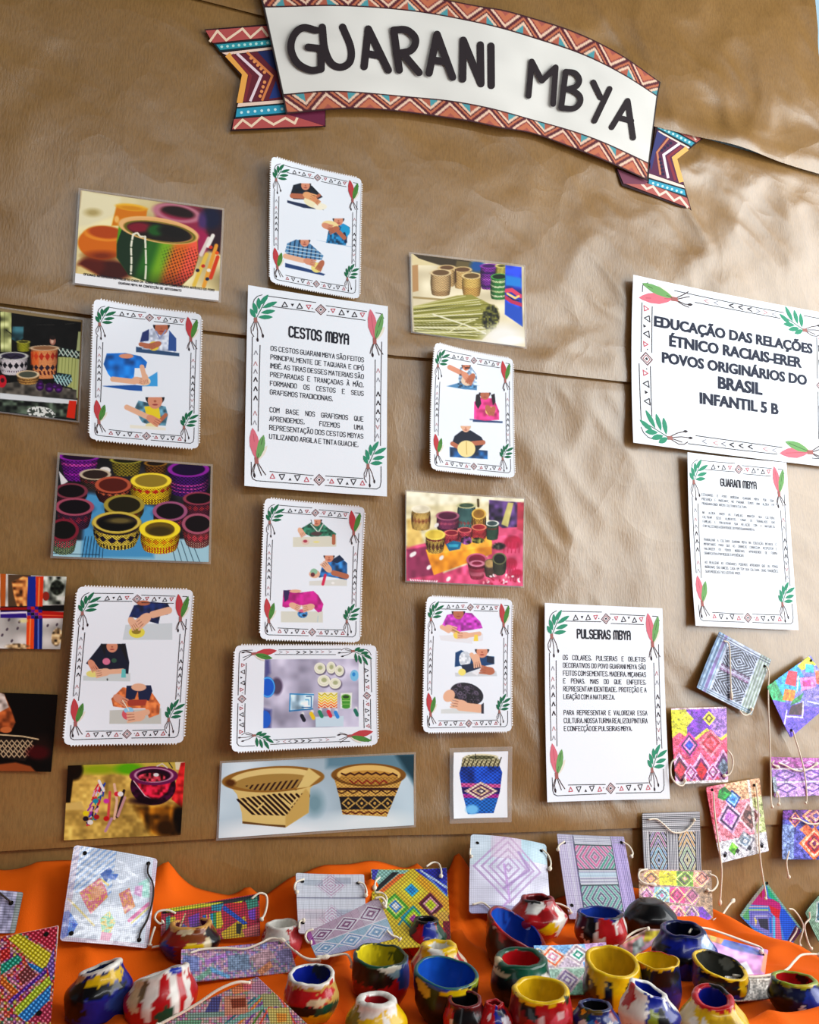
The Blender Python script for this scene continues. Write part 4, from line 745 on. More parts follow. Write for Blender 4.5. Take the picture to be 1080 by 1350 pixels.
def p4(c):
    c.C[:] = hx('2a2a2e'); c.n(.5, 50, 3); c.p([240, 480, 1000, 470, 1000, 600, 240, 600], '9fc0cc', 10); c.p([400, 250, 740, 320, 720, 560, 380, 560], '5a90b4', 20); [c.l([400+i*14, 460, 380+i*16, 575], 3, '1c2a34') for i in range(7)]; [c.l([800+i*26, 480, 830+i*30, 590], 3, '2a3a44') for i in range(5)]; c.l([250, 540, 460, 545], 3, '2a3a44')
    bk(c, 372, 80, 86, 20, 110, .7, '6a1f7c', '8a3a98', '2a1030', ((.2, .3, 'b0509a', None), (.6, .7, '8a3090', None)), 7, .5); c.p([280, 150, 320, 200, 290, 220], 'd8d8d8'); c.e(490, 145, 26, 16, 'd8d4cc'); bk(c, 590, 95, 70, 16, 70, .8, '7a7030', '9a9448', '2a2814', (), 7, .6); bk(c, 730, 110, 50, 14, 50, .9, '6a4a20', '8a6a30', '2a1c10', (), 7, .6)
    bk(c, 890, 140, 92, 34, 110, .95, '4a1a66', '8a3a94', '26103a', ((.45, .52, 'a04a8c', None), (.6, .66, 'a04a8c', None), (.75, .8, 'a04a8c', None)), 7, .5)
    for a in ((445, 165, 66, 24, 60, .85, '4a3a34', 'b8ac98', '3a2e2a', ((.2, .5, '7a3a3a', 'd'),)), (335, 245, 68, 34, 40, .9, '4a2434', '7a4450', '1c1016', ()), (528, 215, 76, 36, 70, .9, '4a2226', 'a8604a', '5a2a22', ((.2, .4, 'b86a50', 'd'),)), (708, 195, 88, 34, 90, 1.0, 'd8b430', 'e8cc50', '8a7a3a', ((.18, .42, 'b8402a', 'd'), (.7, 1.1, '8a6a20', 'v'))),
              (940, 280, 70, 28, 70, .9, '5a2c3e', '8a4a58', '20121a', ((.2, .6, '8c3a44', 'd'),)), (350, 320, 80, 38, 90, .8, '4a2c44', '9a5a6a', '1a1018', ((.2, .6, '7a3048', 'd'),)), (580, 310, 86, 44, 60, .9, '6a6430', '9a8c48', '2e2a18', ((.2, .5, '7a3a28', 'd'),)), (800, 340, 76, 42, 70, .9, '4a2a3c', '94607a', '1e141c', ((.2, .6, '8a3a4c', 'd'),)),
              (300, 430, 62, 48, 90, .8, '5c6a5e', '7a3040', '16120f', ((.1, .5, 'a84a58', 'v'), (.5, .9, '7a8a6a', 'v'))), (935, 400, 70, 44, 90, .85, '7a4448', '9a6070', '20161a', ((.2, .6, 'b05058', 'd'), (.6, 1.1, '9a7a70', 'v')))):
        bk(c, *a, 5, .6)
    bk(c, 545, 395, 104, 48, 100, .85, 'cdb55a', 'a89444', '15120f', ((.02, .14, '2a1f2a', None), (.3, .62, '2a1c38', 'd'), (.7, 1.2, '3a3020', 'v')), 5, .55, 12); c.ring(545, 405, 100, 46, 8, '2a1f2a'); c.ring(545, 393, 104, 46, 7, 'c4b060'); c.e(560, 385, 60, 14, '6a6040', soft=12)
    bk(c, 750, 425, 86, 40, 90, .95, 'e0bc2c', 'ecd048', '6a5a28', ((.2, .5, 'c88a20', 'd'), (.62, 1.2, 'b4442c', 'v')), 5, .45, 13); c.e(750, 435, 60, 22, '4a4020', soft=12)
photo([285, 72, 1000, 126, 990, 580, 252, 552], (0, 580), 3.6, 'laminated photograph of many woven pots, yellow ones in front, at left middle', p4)
def p5(c):
    c.C[:] = hx('b9b5b0'); c.n(.25, 60, 3); c.p([0, 60, 30, 60, 25, 250, 0, 250], 'a8602e'); c.p([40, 70, 160, 70, 150, 240, 40, 240], '5a4a3a'); m = c.p([60, 110, 120, 80, 165, 90, 140, 240, 90, 250, 70, 180], 'b0784e', 8); c.n(.7, 18, 4, m); c.p([228, 80, 350, 82, 345, 230, 225, 230], '8e938a'); c.n(.8, 22, 5, c.pm([228, 80, 350, 82, 345, 230, 225, 230])); m = c.e(300, 140, 36, 40, '2a2e28', soft=10); c.n(.8, 12, 6, m); c.e(240, 185, 18, 24, '8a3a30')
    c.p([0, 240, 345, 232, 345, 265, 0, 268], '1d1a1e'); c.p([0, 265, 130, 262, 140, 300, 0, 300], '3f2a7a'); c.l([0, 275, 140, 270], 10, 'd8d0e0'); c.l([0, 252, 140, 250], 14, '8a2420'); c.p([215, 262, 345, 270, 345, 302, 215, 302], 'a82c24'); c.l([215, 285, 345, 290], 5, 'd86a50')
    c.p([145, 80, 185, 80, 190, 240, 140, 240], '2a3a86'); c.p([186, 80, 228, 80, 222, 240, 185, 240], 'c8482a'); c.l([205, 90, 200, 240], 8, 'e08858'); c.p([138, 300, 180, 300, 178, 465, 135, 465], 'd0562a'); c.p([178, 300, 222, 300, 220, 465, 176, 465], '23306e'); c.l([200, 300, 200, 465], 8, '6a7ab8'); c.l([158, 300, 152, 465], 8, 'e88a5a')
    for i in range(4):
        for j in range(4): c.p([140+i*20, 240+j*16, 160+i*20, 240+j*16, 160+i*20, 256+j*16, 140+i*20, 256+j*16], ['6a2a7c', 'b03a3a', '3a2a80', '221c30'][(i+j*3) % 4])
    for x, y in ((45, 310), (35, 360), (90, 355), (100, 320), (60, 420), (250, 340), (300, 335), (10, 390)): c.e(x, y, 6, 9, '5a5058', 30)
    m = c.e(300, 400, 30, 46, 'a89070', 10, 8); c.n(.8, 14, 5, m); c.n(.6, 14, 5, c.e(90, 450, 60, 16, '9a8468', soft=8)); c.e(120, 315, 20, 10, 'd8cf9a', soft=10)
photo([-90, 62, 352, 82, 318, 464, -100, 458], (0, 740), 4.0, 'unbordered photograph of crossed blue and orange ribbons over white cloth, at left edge', p5, film=False)
def p6(c):
    c.C[:] = hx('0d0a08'); c.e(220, 980, 60, 60, '2a1a14', soft=60); m = c.p([-10, 690, 20, 700, 60, 790, 80, 850, 60, 890, 30, 905, -10, 900], '9a5c3a', 8); c.p([-10, 690, 20, 700, 45, 770, -10, 800], 'b8aca4', 6); c.n(.3, 20, 3, m); c.e(30, 890, 30, 16, 'b4704a'); c.l([-10, 915, 120, 925, 200, 940], 7, 'c8b494')
    m = c.p([-10, 925, 170, 945, 180, 985, 130, 1055, 60, 1045, -10, 1030], '2a221e')
    for i in range(7):
        for j in range(3): c.l([-10+i*28+j*6, 960+j*28, 4+i*28+j*6, 945+j*28, 18+i*28+j*6, 962+j*28, 4+i*28+j*6, 978+j*28, -10+i*28+j*6, 960+j*28], 5, 'b8a488', clip=m)
    c.e(200, 1010, 60, 36, '4a1418', soft=24); c.p([-10, 1070, 80, 1060, 160, 1080, 190, 1110, -10, 1110], '8a5434', 10)
photo([-100, 688, 305, 703, 270, 1110, -120, 1102], (0, 740), 4.0, 'dark photograph of hands weaving a black patterned basket, at left edge above the cloth', p6, film=False)
def p7(c):
    c.C[:] = hx('b99b5c'); c.n(.22, 70, 3); c.n(.15, 20, 5); c.p([120, 120, 800, 95, 790, 150, 480, 170, 150, 185], 'b8a45a', 16); c.e(300, 148, 120, 26, '8a9a2e', soft=26); c.e(470, 145, 80, 34, '5f9a1e', soft=24); c.e(160, 150, 50, 60, '17120a', soft=20); c.p([120, 120, 160, 170, 140, 340, 110, 340], '15100a', 8)
    c.p([110, 345, 200, 330, 220, 380, 110, 380], 'c9ac70', 10); c.p([735, 105, 800, 100, 795, 150, 740, 150], 'd8d0b0'); c.p([770, 110, 800, 105, 780, 370, 715, 320], 'c23a3c', 6); c.n(.3, 20, 6, c.pm([770, 110, 800, 105, 780, 370, 715, 320]))
    m = c.p([500, 360, 700, 350, 790, 360, 770, 540, 600, 520], '7a5420', 40); c.n(.7, 30, 8, m); c.e(760, 440, 40, 90, '0f0a06', soft=30); c.e(680, 480, 60, 50, '3a260e', soft=40)
    m = c.e(608, 245, 132, 108, '3a1430'); c.p([500, 215, 720, 205, 690, 280, 620, 330, 560, 300], 'b43048', 8); c.n(.5, 16, 4, m); c.e(612, 185, 118, 46, '2c1226'); c.ring(612, 185, 118, 46, 18, '6a2a56'); c.ring(612, 182, 108, 40, 5, 'b890a4'); c.n(.9, 14, 7, c.e(600, 195, 80, 26, '8a3a44')); c.e(625, 180, 16, 10, 'd8d8d8'); c.l([495, 215, 560, 300, 620, 330], 5, 'e0c0c4'); c.e(570, 330, 90, 20, '1c0a16', soft=20); c.l([630, 130, 660, 115, 690, 140], 7, 'c8c0b8'); c.l([700, 110, 720, 140], 6, '3a3a34')
    for i in range(60):
        t = random.random(); x = 310-t*60+random.uniform(-25, 25); y = 230+t*220+random.uniform(-12, 12); c.l([x, y, x-random.uniform(0, 20), y+random.uniform(10, 34)], 9, random.choice(['2a4a9c', 'c2384c', '2a1a4a', 'd8d0d8', '8a3a9c', '2f8a7a', 'b42a3a', 'e0a8b8']))
    for P, col in (([385, 235, 400, 330, 385, 430], 'd8b09a'), ([440, 270, 400, 420], '2a1c24'), ([445, 310, 405, 415], 'b89090'), ([370, 430, 335, 500], 'b08898'), ([300, 215, 325, 270], 'e8e0e0'), ([360, 280, 350, 430], 'c25a5a')): c.l(P, 15, col)
    for x, y, col in ((400, 290, 'c23a4c'), (420, 290, 'e8e4e4'), (340, 430, 'b02a30'), (225, 400, 'd8c030'), (225, 430, '2a2030'), (285, 420, '9a2a34'), (250, 450, 'e0d8d0'), (280, 330, '2f8a9c'), (340, 330, 'c04a9c')): c.e(x, y, 16, 14, col)
photo([128, 125, 795, 105, 770, 520, 105, 550], (60, 980), 4.32, 'photograph of a red woven bowl beside coloured craft sticks on sandy ground, at lower left', p7, film=False)
def p8(c):
    c.C[:] = hx('b3c4ce'); c.n(.2, 120, 3); c.p([400, 60, 720, 60, 720, 140, 600, 110, 400, 110], '6a8490', 20); c.p([640, 60, 720, 60, 720, 180, 680, 120], '2f4a54', 20); c.e(240, 340, 220, 50, 'dfe7ea', soft=40); c.e(560, 300, 160, 40, 'd5dfe2', soft=40); c.e(360, 230, 30, 40, '7a929a', soft=30)
    P = [73, 160, 380, 145, 345, 180, 340, 262, 262, 312, 122, 298, 120, 262, 105, 200]
    m = c.p(P, 'cbb27c'); 
    for i in range(16): c.l([90+i*19, 200, 180+i*19, 290], 8, '33201c', clip=c.pm([103, 215, 350, 180, 338, 235, 262, 272, 125, 268]))
    c.l([250, 215, 280, 240, 300, 215], 6, 'cbb27c'); c.l([140, 225, 170, 250, 190, 230], 6, 'cbb27c'); c.p([330, 180, 345, 200, 340, 262, 262, 312, 262, 275], 'b89c66', 6, m)
    c.e(225, 150, 155, 42, 'd2bb86', -3); c.e(225, 160, 130, 30, '9c8252', -3); mm = c.pm([130, 170, 340, 145, 300, 186, 160, 190])
    for i in range(14): c.l([120+i*17, 195, 150+i*17, 150], 6, '3a2420', clip=mm)
    c.ring(225, 148, 155, 41, 7, '8a6a3c', -3); c.p([340, 110, 380, 140, 340, 175, 300, 180], 'cdb680', 4); c.e(85, 160, 16, 12, '5a3c20', soft=8); c.p([122, 290, 200, 300, 262, 304, 262, 312, 122, 298], '6a5030')
    m = c.p([425, 140, 670, 140, 610, 275, 455, 268, 445, 215], 'c8a264'); c.l([430, 182, 660, 182], 9, '4a2c20', clip=m); c.l([v for i in range(13) for v in (432+i*20, 192+(6 if i % 2 else -6))], 4, '4a2c20', clip=m)
    mb = c.p([440, 208, 640, 205, 622, 250, 450, 252], '2f2a2c', clip=m)
    for i in range(4): c.l([455+i*46, 230, 475+i*46, 212, 497+i*46, 230, 475+i*46, 248, 455+i*46, 230], 5, 'b89a64', clip=m); c.e(476+i*46, 230, 5, 5, 'c8a264', clip=m)
    c.l([v for i in range(12) for v in (455+i*15, 262+(4 if i % 2 else -4))], 5, '6a3a24', clip=m); c.e(548, 135, 122, 38, 'd0ae74'); c.e(548, 146, 104, 28, 'b08a50'); c.l([v for i in range(14) for v in (452+i*15, 128+(4 if i % 2 else -3)+abs(i-6.5)*.6)], 6, '4a2c20'); c.l([v for i in range(10) for v in (480+i*15, 158+(6 if i % 2 else -6))], 5, '8a3a2c'); c.ring(548, 134, 122, 37, 6, '7a5a30'); wv(c, m, 0, 0, 2.2, 0, amp=.25)
photo([58, 92, 708, 62, 708, 302, 46, 346], (270, 970), 2.5714, 'wide laminated photograph of two cream and black woven baskets, above the cloth', p8, res=1.6)
def p9(c):
    c.C[:] = hx('e9eef3'); m = c.p([868, 105, 872, 75, 890, 65, 985, 68, 1002, 85, 998, 102, 1008, 125, 1000, 190, 978, 262, 890, 265, 872, 190, 862, 128], '2f55a8'); c.n(.3, 22, 4, m); c.p([862, 160, 1008, 165, 1004, 178, 866, 175], 'd06a9c', 4, m); c.p([866, 175, 1004, 178, 1000, 198, 870, 196], '3a2a6a', 4, m); c.p([866, 198, 1000, 198, 996, 212, 874, 212], 'b04a9a', 4, m); c.p([870, 212, 996, 212, 978, 262, 890, 265], '3a76bc', 6, m)
    for r, col in ((44, 'e8d0c0'), (32, '6a3a6a'), (24, 'e6c8a8'), (14, '3a2a5a'), (7, 'e8d8c8')): c.p([936-r*1.3, 188, 936, 188-r*.72, 936+r*1.3, 188, 936, 188+r*.72], col)
    c.p([868, 105, 872, 75, 890, 65, 985, 68, 1002, 85, 998, 104], 'b9b190', 2); [c.l([872+i*15, 104, 884+i*15, 74], 4, '4a4430') for i in range(9)]; c.e(936, 72, 58, 11, 'cfc8a8'); c.e(936, 74, 46, 7, '6a6a50'); c.l([916, 62, 918, 82], 3, '2a2a20'); wv(c, m, 0, 0, 2.4, 0, amp=.35); c.e(905, 250, 22, 16, '7ab0dc', soft=8)
photo([842, 56, 1027, 52, 1025, 276, 842, 280], (270, 970), 2.5714, 'small laminated picture of a blue woven vase with pink bands, below centre', p9, m=.0065, res=1.7)
def p10(c):
    c.C[:] = hx('d8cda8'); c.p([55, 30, 690, 60, 690, 110, 480, 90, 55, 110], 'e9e2c4', 20); c.p([60, 320, 180, 300, 250, 460, 690, 300, 690, 540, 55, 520], 'c25a78', 10); c.p([510, 200, 680, 150, 680, 530, 380, 500, 480, 380], 'c8607c', 14); c.n(.2, 30, 3, c.pm([60, 320, 690, 250, 690, 540, 55, 520])); c.p([65, 340, 165, 320, 200, 470, 65, 490], '8a4460', 10)
    for x, y, rx, ry in ((620, 300, 46, 34), (610, 410, 30, 28), (640, 460, 30, 20)): m = c.e(x, y, rx, ry, 'a82a50', soft=10); [c.l([x-rx+i*rx*.45, y, x-rx+i*rx*.45-6, y+ry+20], 6, 'b03a5c') for i in range(5)]
    c.p([488, 75, 660, 90, 640, 220, 560, 225, 488, 180], '4a3a5a', 6); c.n(.7, 22, 6, c.pm([488, 75, 660, 90, 640, 220, 560, 225, 488, 180])); c.p([590, 90, 620, 92, 590, 220, 555, 205], 'b8b078', 6); c.p([640, 90, 690, 90, 690, 250, 640, 230], 'a84a58', 10); c.p([65, 180, 110, 170, 150, 300, 65, 330], 'd8b878', 16)
    c.p([160, 340, 290, 275, 500, 262, 505, 360, 200, 470], 'd8923c', 5); c.p([160, 340, 290, 275, 500, 262, 508, 320, 180, 365], 'e0a24c', 4); c.n(.2, 50, 4, c.pm([160, 340, 500, 262, 505, 360, 200, 470]))
    for a in ((135, 125, 44, 20, 100, 1.0, 'c4a468', 'e6dcc0', 'd8d0b8', ((.3, .7, '9a6a4a', 'd'),)), (370, 105, 44, 14, 120, 1.0, '5a7a78', 'c9c49a', '4a5a4a', ((.1, .4, '3a5a5a', 'v'), (.6, .8, '8a5a5a', 'd'))), (272, 160, 54, 22, 90, .85, '7a4060', 'a06a7c', '5a2a44', ((.2, .4, 'a85a70', 'd'), (.6, .8, '4a2440', None))), (506, 200, 32, 14, 80, .9, '3f5a4a', 'd8dcd0', '4a5a5a', ((.2, .3, '6a4a3a', None),)),
              (435, 150, 34, 26, 80, 1.05, 'c49a50', 'c9a860', '8a6a34', ((.1, .9, '7a5a2a', 'v'),)), (292, 250, 36, 14, 60, .9, 'b0505c', 'c87a70', '7a2a3c', ((.3, .6, '8a2a40', 'd'),)), (362, 235, 34, 13, 60, .9, 'a84858', 'c4706c', '6a2434', ((.3, .6, '7a2038', 'd'),)), (436, 220, 36, 15, 55, 1, 'b84a50', 'cf8a70', '8a3038', ((.3, .6, '8a2a34', 'v'),)),
              (208, 260, 46, 24, 85, .85, 'b49a5c', 'd9c468', 'c9b058', ((.25, .85, '6a4a34', 'd'), (.1, .2, '7a3a3a', None))), (425, 390, 50, 30, 90, .7, '9a4458', 'b0647a', '7a2c44', ((.1, .3, '6a2038', None), (.5, .7, 'c07080', None))), (495, 410, 28, 22, 60, .9, '5a4a40', '7a6a54', 'a89068', ()), (545, 385, 34, 28, 70, .9, '4a4a3c', '6a6a50', '22241c', ())):
        bk(c, *a, 5, .5)
    c.l([430, 75, 432, 110], 12, '5a4a2a'); c.p([262, 310, 300, 290, 345, 300, 335, 335, 280, 345], '2f6f8c'); c.p([275, 310, 330, 310, 325, 325, 280, 325], '4a9ab0'); c.n(.9, 9, 5, c.e(370, 290, 30, 22, '5a3a5a')); c.n(.9, 9, 5, c.e(430, 290, 34, 16, '5a5a34')); m = c.e(540, 320, 34, 18, '3a3a34', soft=10); c.n(.8, 10, 3, m); c.ring(425, 410, 34, 14, 6, 'c88a9a')
    for x, y in ((240, 380), (90, 365), (175, 430), (275, 490), (100, 360), (215, 210)): c.e(x, y, 9, 14, 'f0ece8', 40, 5)
    for i in range(26): c.e(450+random.uniform(0, 200), 490+random.uniform(-20, 25), 8, 5, random.choice(['f0dce0', 'e0909c', 'a83a54']), random.uniform(0, 180))
    [c.l([80+i*12, 492+i*1.2, 84+i*12, 500], 6, 'e8dce0') for i in range(12)]; c.n(.12, 24, 9)
photo([60, 32, 676, 72, 670, 528, 60, 500], (520, 640), 3.97, 'laminated photograph of baskets and vases on a yellow box over pink cloth', p10, m=.002)
# ------------------------------------------------------------------ bracelet cards: children's coloured weaving patterns with cords
def dia(u, v, cx, cy, rx, ry): return np.abs(u-cx)/rx+np.abs(v-cy)/ry
def beads(c, nx, ny, amt=.5, lo=0.0):
    """rows of little beads, dark thread between them"""
    k = np.abs(np.sin(np.pi*c.U*nx))*np.abs(np.sin(np.pi*c.V*ny)); c.C = c.C*(1-amt*(1-np.sqrt(k)))[..., None]
def rows(c, n, amt=.4, along='v'): 
    t = c.V if along == 'v' else c.U; c.C = c.C*(1-amt*(np.sin(2*np.pi*t*n) > .3))[..., None]
def confetti(c, m, cols, per, seed=0, k=.8):
    """beads of mixed colours, one colour to a cell"""
    h = np.modf(np.abs(np.sin(np.floor(c.X/per)*12.9898+np.floor(c.Y/per)*78.233+seed)*43758.5453))[0]; i = np.floor(h*len(cols)).astype(int)
    P = np.array([hx(q) for q in cols])[np.clip(i, 0, len(cols)-1)]; c.C = c.C*(1-m[..., None]*k)+P*m[..., None]*k
def scrib(c, amt=.35, s=1.2): c.n(amt, s*c.a, 3); c.n(amt*.7, s*4*c.a, 5)
def mask(c, cond, col, k=1.0): c.put(cond.astype(float)*k, col)
def nest(c, cx, cy, rx, ry, cols, step=None, region=None):
    d = dia(c.U, c.V, cx, cy, rx, ry); n = len(cols)
    for i, col in enumerate(cols):
        m = (d < 1-i/n); m = m if region is None else m & region
        if col: mask(c, m, col)
def card(q, o, k, label, draw, y0=None, y1=None, mat='card', cords=(), holes=(), bg='e8e8ee', res=1.6, group=None, rnd=.002, curl=(.002, .001, .001, .002), bow=0.0, rest=False, lean=.5, fwd=0.0, dark=()):
    """y0 / y1: distance from the wall of the top and bottom edge; rest=True sets the bottom edge on the cloth"""
    c = Cv(q, o, k, bg, res); draw(c); punch(c, .6)
    if rest:
        hit = lambda u, v: G(*((c.px[0]*(1-u)+c.px[1]*u)*(1-v)+(c.px[3]*(1-u)+c.px[2]*u)*v))[1]
        yb = -y1 if y1 is not None else min(hit(0, 1), hit(1, 1), hit(.5, 1))-.006
        yb = max(yb, -.42); ht = min(hit(0, 0), hit(1, 0))-.004
        yt = min(-y0, max(ht, yb)) if y0 is not None else yb+lean*max(0, ht-yb)
        sh = max([0]+[yt+(yb-yt)*v-hit(u, v)+.004 for u in (.03, .35, .65, .97) for v in (.03, .35, .7, .97)])
        yb -= sh+fwd; yt -= sh+fwd
        c4 = [W(*c.px[0], yt), W(*c.px[1], yt), W(*c.px[2], yb), W(*c.px[3], yb)]
    else:
        y0 = .012 if y0 is None else y0; y1 = y0 if y1 is None else y1
        c4 = [W(*c.px[0], -y0), W(*c.px[1], -y0), W(*c.px[2], -y1), W(*c.px[3], -y1)]
    S = Surf(c4, curl, bow)
    ob = sheet('bracelet_card', S, c, M[mat], rnd=rnd, thick=.0012); tag(ob, label, 'bracelet card', group)
    def place(P, lift):
        P = np.array(P, float).reshape(-1, 2); u, v = invb(c.q, P[:, 0], P[:, 1]); out = []
        for a, b_ in zip(u, v):
            ins = -.02 < a < 1.02 and -.02 < b_ < 1.02
            out.append(S.P(np.array([a]), np.array([b_]), lift)[0] if ins or True else None)
        return out
    for P in cords: tube('cord', place(P, .0032), .0013, M['cord'], ob, S.org, knot=True)
    for P in dark: tube('cord', place(P, .0028), .0011, M['darkcord'], ob, S.org)
    for x, y in holes:
        p = place([x, y], .0008)[0]; X = S.c[1]-S.c[0]; X = X/np.linalg.norm(X); Yv = np.cross(S.n, X)
        mk('punched_hole', [p+.0024*(X*math.cos(t)+Yv*math.sin(t)) for t in np.arange(12)*math.pi/6], [tuple(range(12))], M['hole'], ob, S.org)
    return ob
OA, KA = (870, 820), 5.143
def h1(c):
    u, v = c.U, c.V; K = '35384e'; c.C[:] = hx('b9c3d8')
    st = np.sin(2*np.pi*u*16); mask(c, (u < .2) & (st > 0), '4a5a78'); mask(c, (u > .8) & (np.sin(2*np.pi*u*20) > 0), '6a7a78'); mask(c, (u < .2), '7aa6c4', .4); mask(c, (u > .8), 'a9b49c', .45); mask(c, (np.abs(u-.14) < .025), '8a6aa4', .7)
    mask(c, (np.abs(v-.06) < .035) & (np.sin(2*np.pi*v*28) > 0), '4a5068'); mask(c, (v > .93) & (np.sin(2*np.pi*v*28) > 0), '6a7e94')
    mid = (u > .24) & (u < .77)
    for y in (.29, .72):
        d = dia(u, v, .5, y, .27, .20); r = mid & (np.abs(v-y) < .19)
        mask(c, r & (np.abs(np.sin(2*np.pi*(d*2.0+.1))) > .55), K)
    mask(c, mid & (np.abs(v-.505) < .05) & (np.sin(2*np.pi*v*44) > .1), '8a5a8c'); mask(c, mid & (np.abs(v-.505) > .05) & (np.abs(v-.505) < .065), '4a4a60')
    beads(c, 40, 44, .22); c.n(.2, 6*c.a, 3)
card([400, 65, 755, 255, 620, 635, 245, 445], OA, KA, 'tilted grey-blue bracelet card with nested diamonds, below the page headed GUARANI MBYA', h1, .010, .016, cords=([420, 130, 455, 150, 465, 260, 468, 400, 475, 530], [712, 300, 728, 350, 725, 460, 728, 620, 738, 800, 750, 1000, 760, 1180, 772, 1240], [530, 600, 560, 630, 600, 620, 615, 580]), holes=((708, 300),))
def h2(c):
    c.C[:] = hx('7a7ac8'); mask(c, (c.U < .42) & (c.V > .3), '3f9ad8'); mask(c, (c.V > .80) & (c.U < .7), '3f9a6a'); mask(c, (c.U+c.V > 1.25), '6a58c4')
    for P, col in (([1000, 230, 1060, 290, 960, 330, 930, 300], 'd8d44a'), ([985, 285, 1040, 290, 1040, 345, 985, 340], '4ac4e0'), ([870, 330, 930, 340, 920, 440, 845, 420], 'd8485c'), ([945, 380, 1050, 370, 1060, 440, 960, 470], 'd88ac8'), ([965, 400, 1020, 395, 1020, 435, 970, 440], 'b83a8a'), ([845, 455, 920, 465, 905, 540, 830, 530], 'e0822a'), ([890, 570, 970, 545, 960, 635, 870, 630], '4a2a3c'), ([1050, 330, 1100, 330, 1100, 430, 1060, 420], 'c86a50'), ([900, 530, 975, 480, 950, 540, 880, 570], '3a8a5a'), ([980, 470, 1080, 440, 1100, 540, 990, 530], '8a80c8')): c.p(P, col)
    for P in ([970, 545, 965, 650, 855, 640], [935, 370, 930, 470], [1000, 540, 1090, 560], [860, 600, 845, 690]): c.l(P, 9, 'dcd8ea')
    scrib(c, .35)
card([1018, 225, 1195, 520, 885, 785, 722, 440], OA, KA, 'bright multicoloured bracelet card hung as a diamond at the right edge', h2, .012, .016, cords=([890, 735, 905, 790, 930, 870, 960, 980, 980, 1100, 985, 1200, 975, 1225],), holes=((1020, 262), (888, 735)), rnd=.003)
def h3(c):
    u, v = c.U, c.V; c.C[:] = hx('d8607c'); t = np.abs(((u*1.3+.02) % .5)-.25)*4; zz = .34-.16*np.abs(((u+.13) % .5)-.25)*4+.12
    mask(c, v < .40+.0*u, '7a48b4'); mask(c, (v < .44) & (u < .27), 'c9c83a'); mask(c, (v < .42) & (u > .72), '9a7ac0')
    z = .30+.14*np.abs(((u+.12) % .5)/.25-1); mask(c, v > z, 'd8607c'); mask(c, np.abs(v-z) < .022, 'e8e05a')
    for cx, cy, cols in ((.28, .15, ('e8e05a', 'd8d048', 'b8b43a')), (.68, .15, ('e8e05a', '6a5a2a', 'd8d048'))): nest(c, cx, cy, .12, .10, cols)
    nest(c, .30, .50, .20, .18, ('c84a8c', '4a2a5c', 'd88ac0', '3a4ab4', '4a6ad8')); nest(c, .70, .48, .23, .19, ('e8889a', 'b83a50', 'e06a7c', 'd8505c'))
    for cx, cy, cols in ((.10, .82, ('d8a0cc', '5a2a4c', 'c04454', 'a83444')), (.50, .84, ('d8a0cc', '6a2a5c', 'd8404c', 'b03440')), (.92, .80, ('d8a0cc', '6a3a6c', '6a7484', '5a6474'))): nest(c, cx, cy, .22, .24, cols)
    for cx in (.30, .72): nest(c, cx, .86, .13, .12, ('d8a0d8', '8a3a6c', 'e0b8e0', 'c890c0'))
    mask(c, v > .965, 'd8d0d0'); mask(c, v < .02, 'd8b8c0'); scrib(c, .4)
card([72, 585, 450, 575, 462, 1085, 105, 1100], OA, KA, 'bracelet card in yellow, purple and pink diamonds, right of the PULSEIRAS MBYA page', h3, .012, .015, cords=([100, 925, 68, 960, 66, 1040, 100, 1095, 145, 1105, 160, 1060], [452, 870, 480, 910, 486, 970, 462, 1030, 415, 1042]))
def h4(c):
    u, v = c.U, c.V; c.C[:] = hx('9a74b8'); mask(c, v < .3, '9a5a94'); mask(c, v > .62, 'b08ac4'); d = np.abs(((u*2.4) % 1)-.5)*2+np.abs(((v*3.1+.1) % 1)-.5)*2
    mask(c, (np.abs(d-.75) < .12) & (v > .3), '5a3a84'); mask(c, (np.abs(d-.3) < .1), 'c8a8d8'); mask(c, np.abs(v-.3) < .02, 'e0d0e4'); mask(c, np.abs(v-.63) < .02, 'd8cce0'); mask(c, (u < .06) & (np.abs(v-.7) < .2), '8a94a0'); scrib(c, .4)
card([750, 915, 1180, 925, 1190, 1170, 775, 1190], OA, KA, 'small landscape purple bracelet card with a swagged cord, at the right edge', h4, .012, .02, cords=([790, 955, 830, 970, 900, 1005, 960, 1010, 1010, 990, 1060, 955], [775, 1190, 782, 1150, 795, 1200, 790, 1245], [760, 940, 752, 965, 800, 990]))
OB, KB = (820, 1010), 4.154
def h5(c):
    u, v = c.U, c.V; c.C[:] = hx('d88a98'); mask(c, u > .78, 'b4bf8c'); mask(c, v > .74, 'cfd0d8'); mask(c, (v < .25) & (u > .35), 'd8a888'); mask(c, (u < .2) & (v < .5), 'd86a7c')
    nest(c, .34, .46, .25, .22, ('e0b0d8', '4a3a5c', 'd8a0d8', 'b070c0', 'c88ad0')); nest(c, .72, .50, .22, .22, ('e8c0d0', '7a5a58', '8a6a68', '5a4448', 'b09088')); nest(c, .46, .22, .15, .13, ('2a4a8c', '8ab0e0', '4a8ad0', '3a6ab0')); c.p([530, 130, 560, 112, 600, 150, 560, 192, 522, 175], '2a7a3c'); c.p([535, 150, 560, 140, 585, 155, 560, 180], '3f9a50'); nest(c, .30, .86, .10, .09, ('6ab04a', '8ad05a', '5a9a40'))
    nest(c, .56, .80, .2, .14, ('8a8a94', 'b8c4d0', '7a8a9c', 'c8d0d8')); d = dia((u*4) % 1, (v*5) % 1, .5, .5, .4, .4); mask(c, (d < .5) & (v > .72), '33303a', .8); mask(c, (np.abs(u-.79) < .02), 'e0e0d8'); scrib(c, .4)
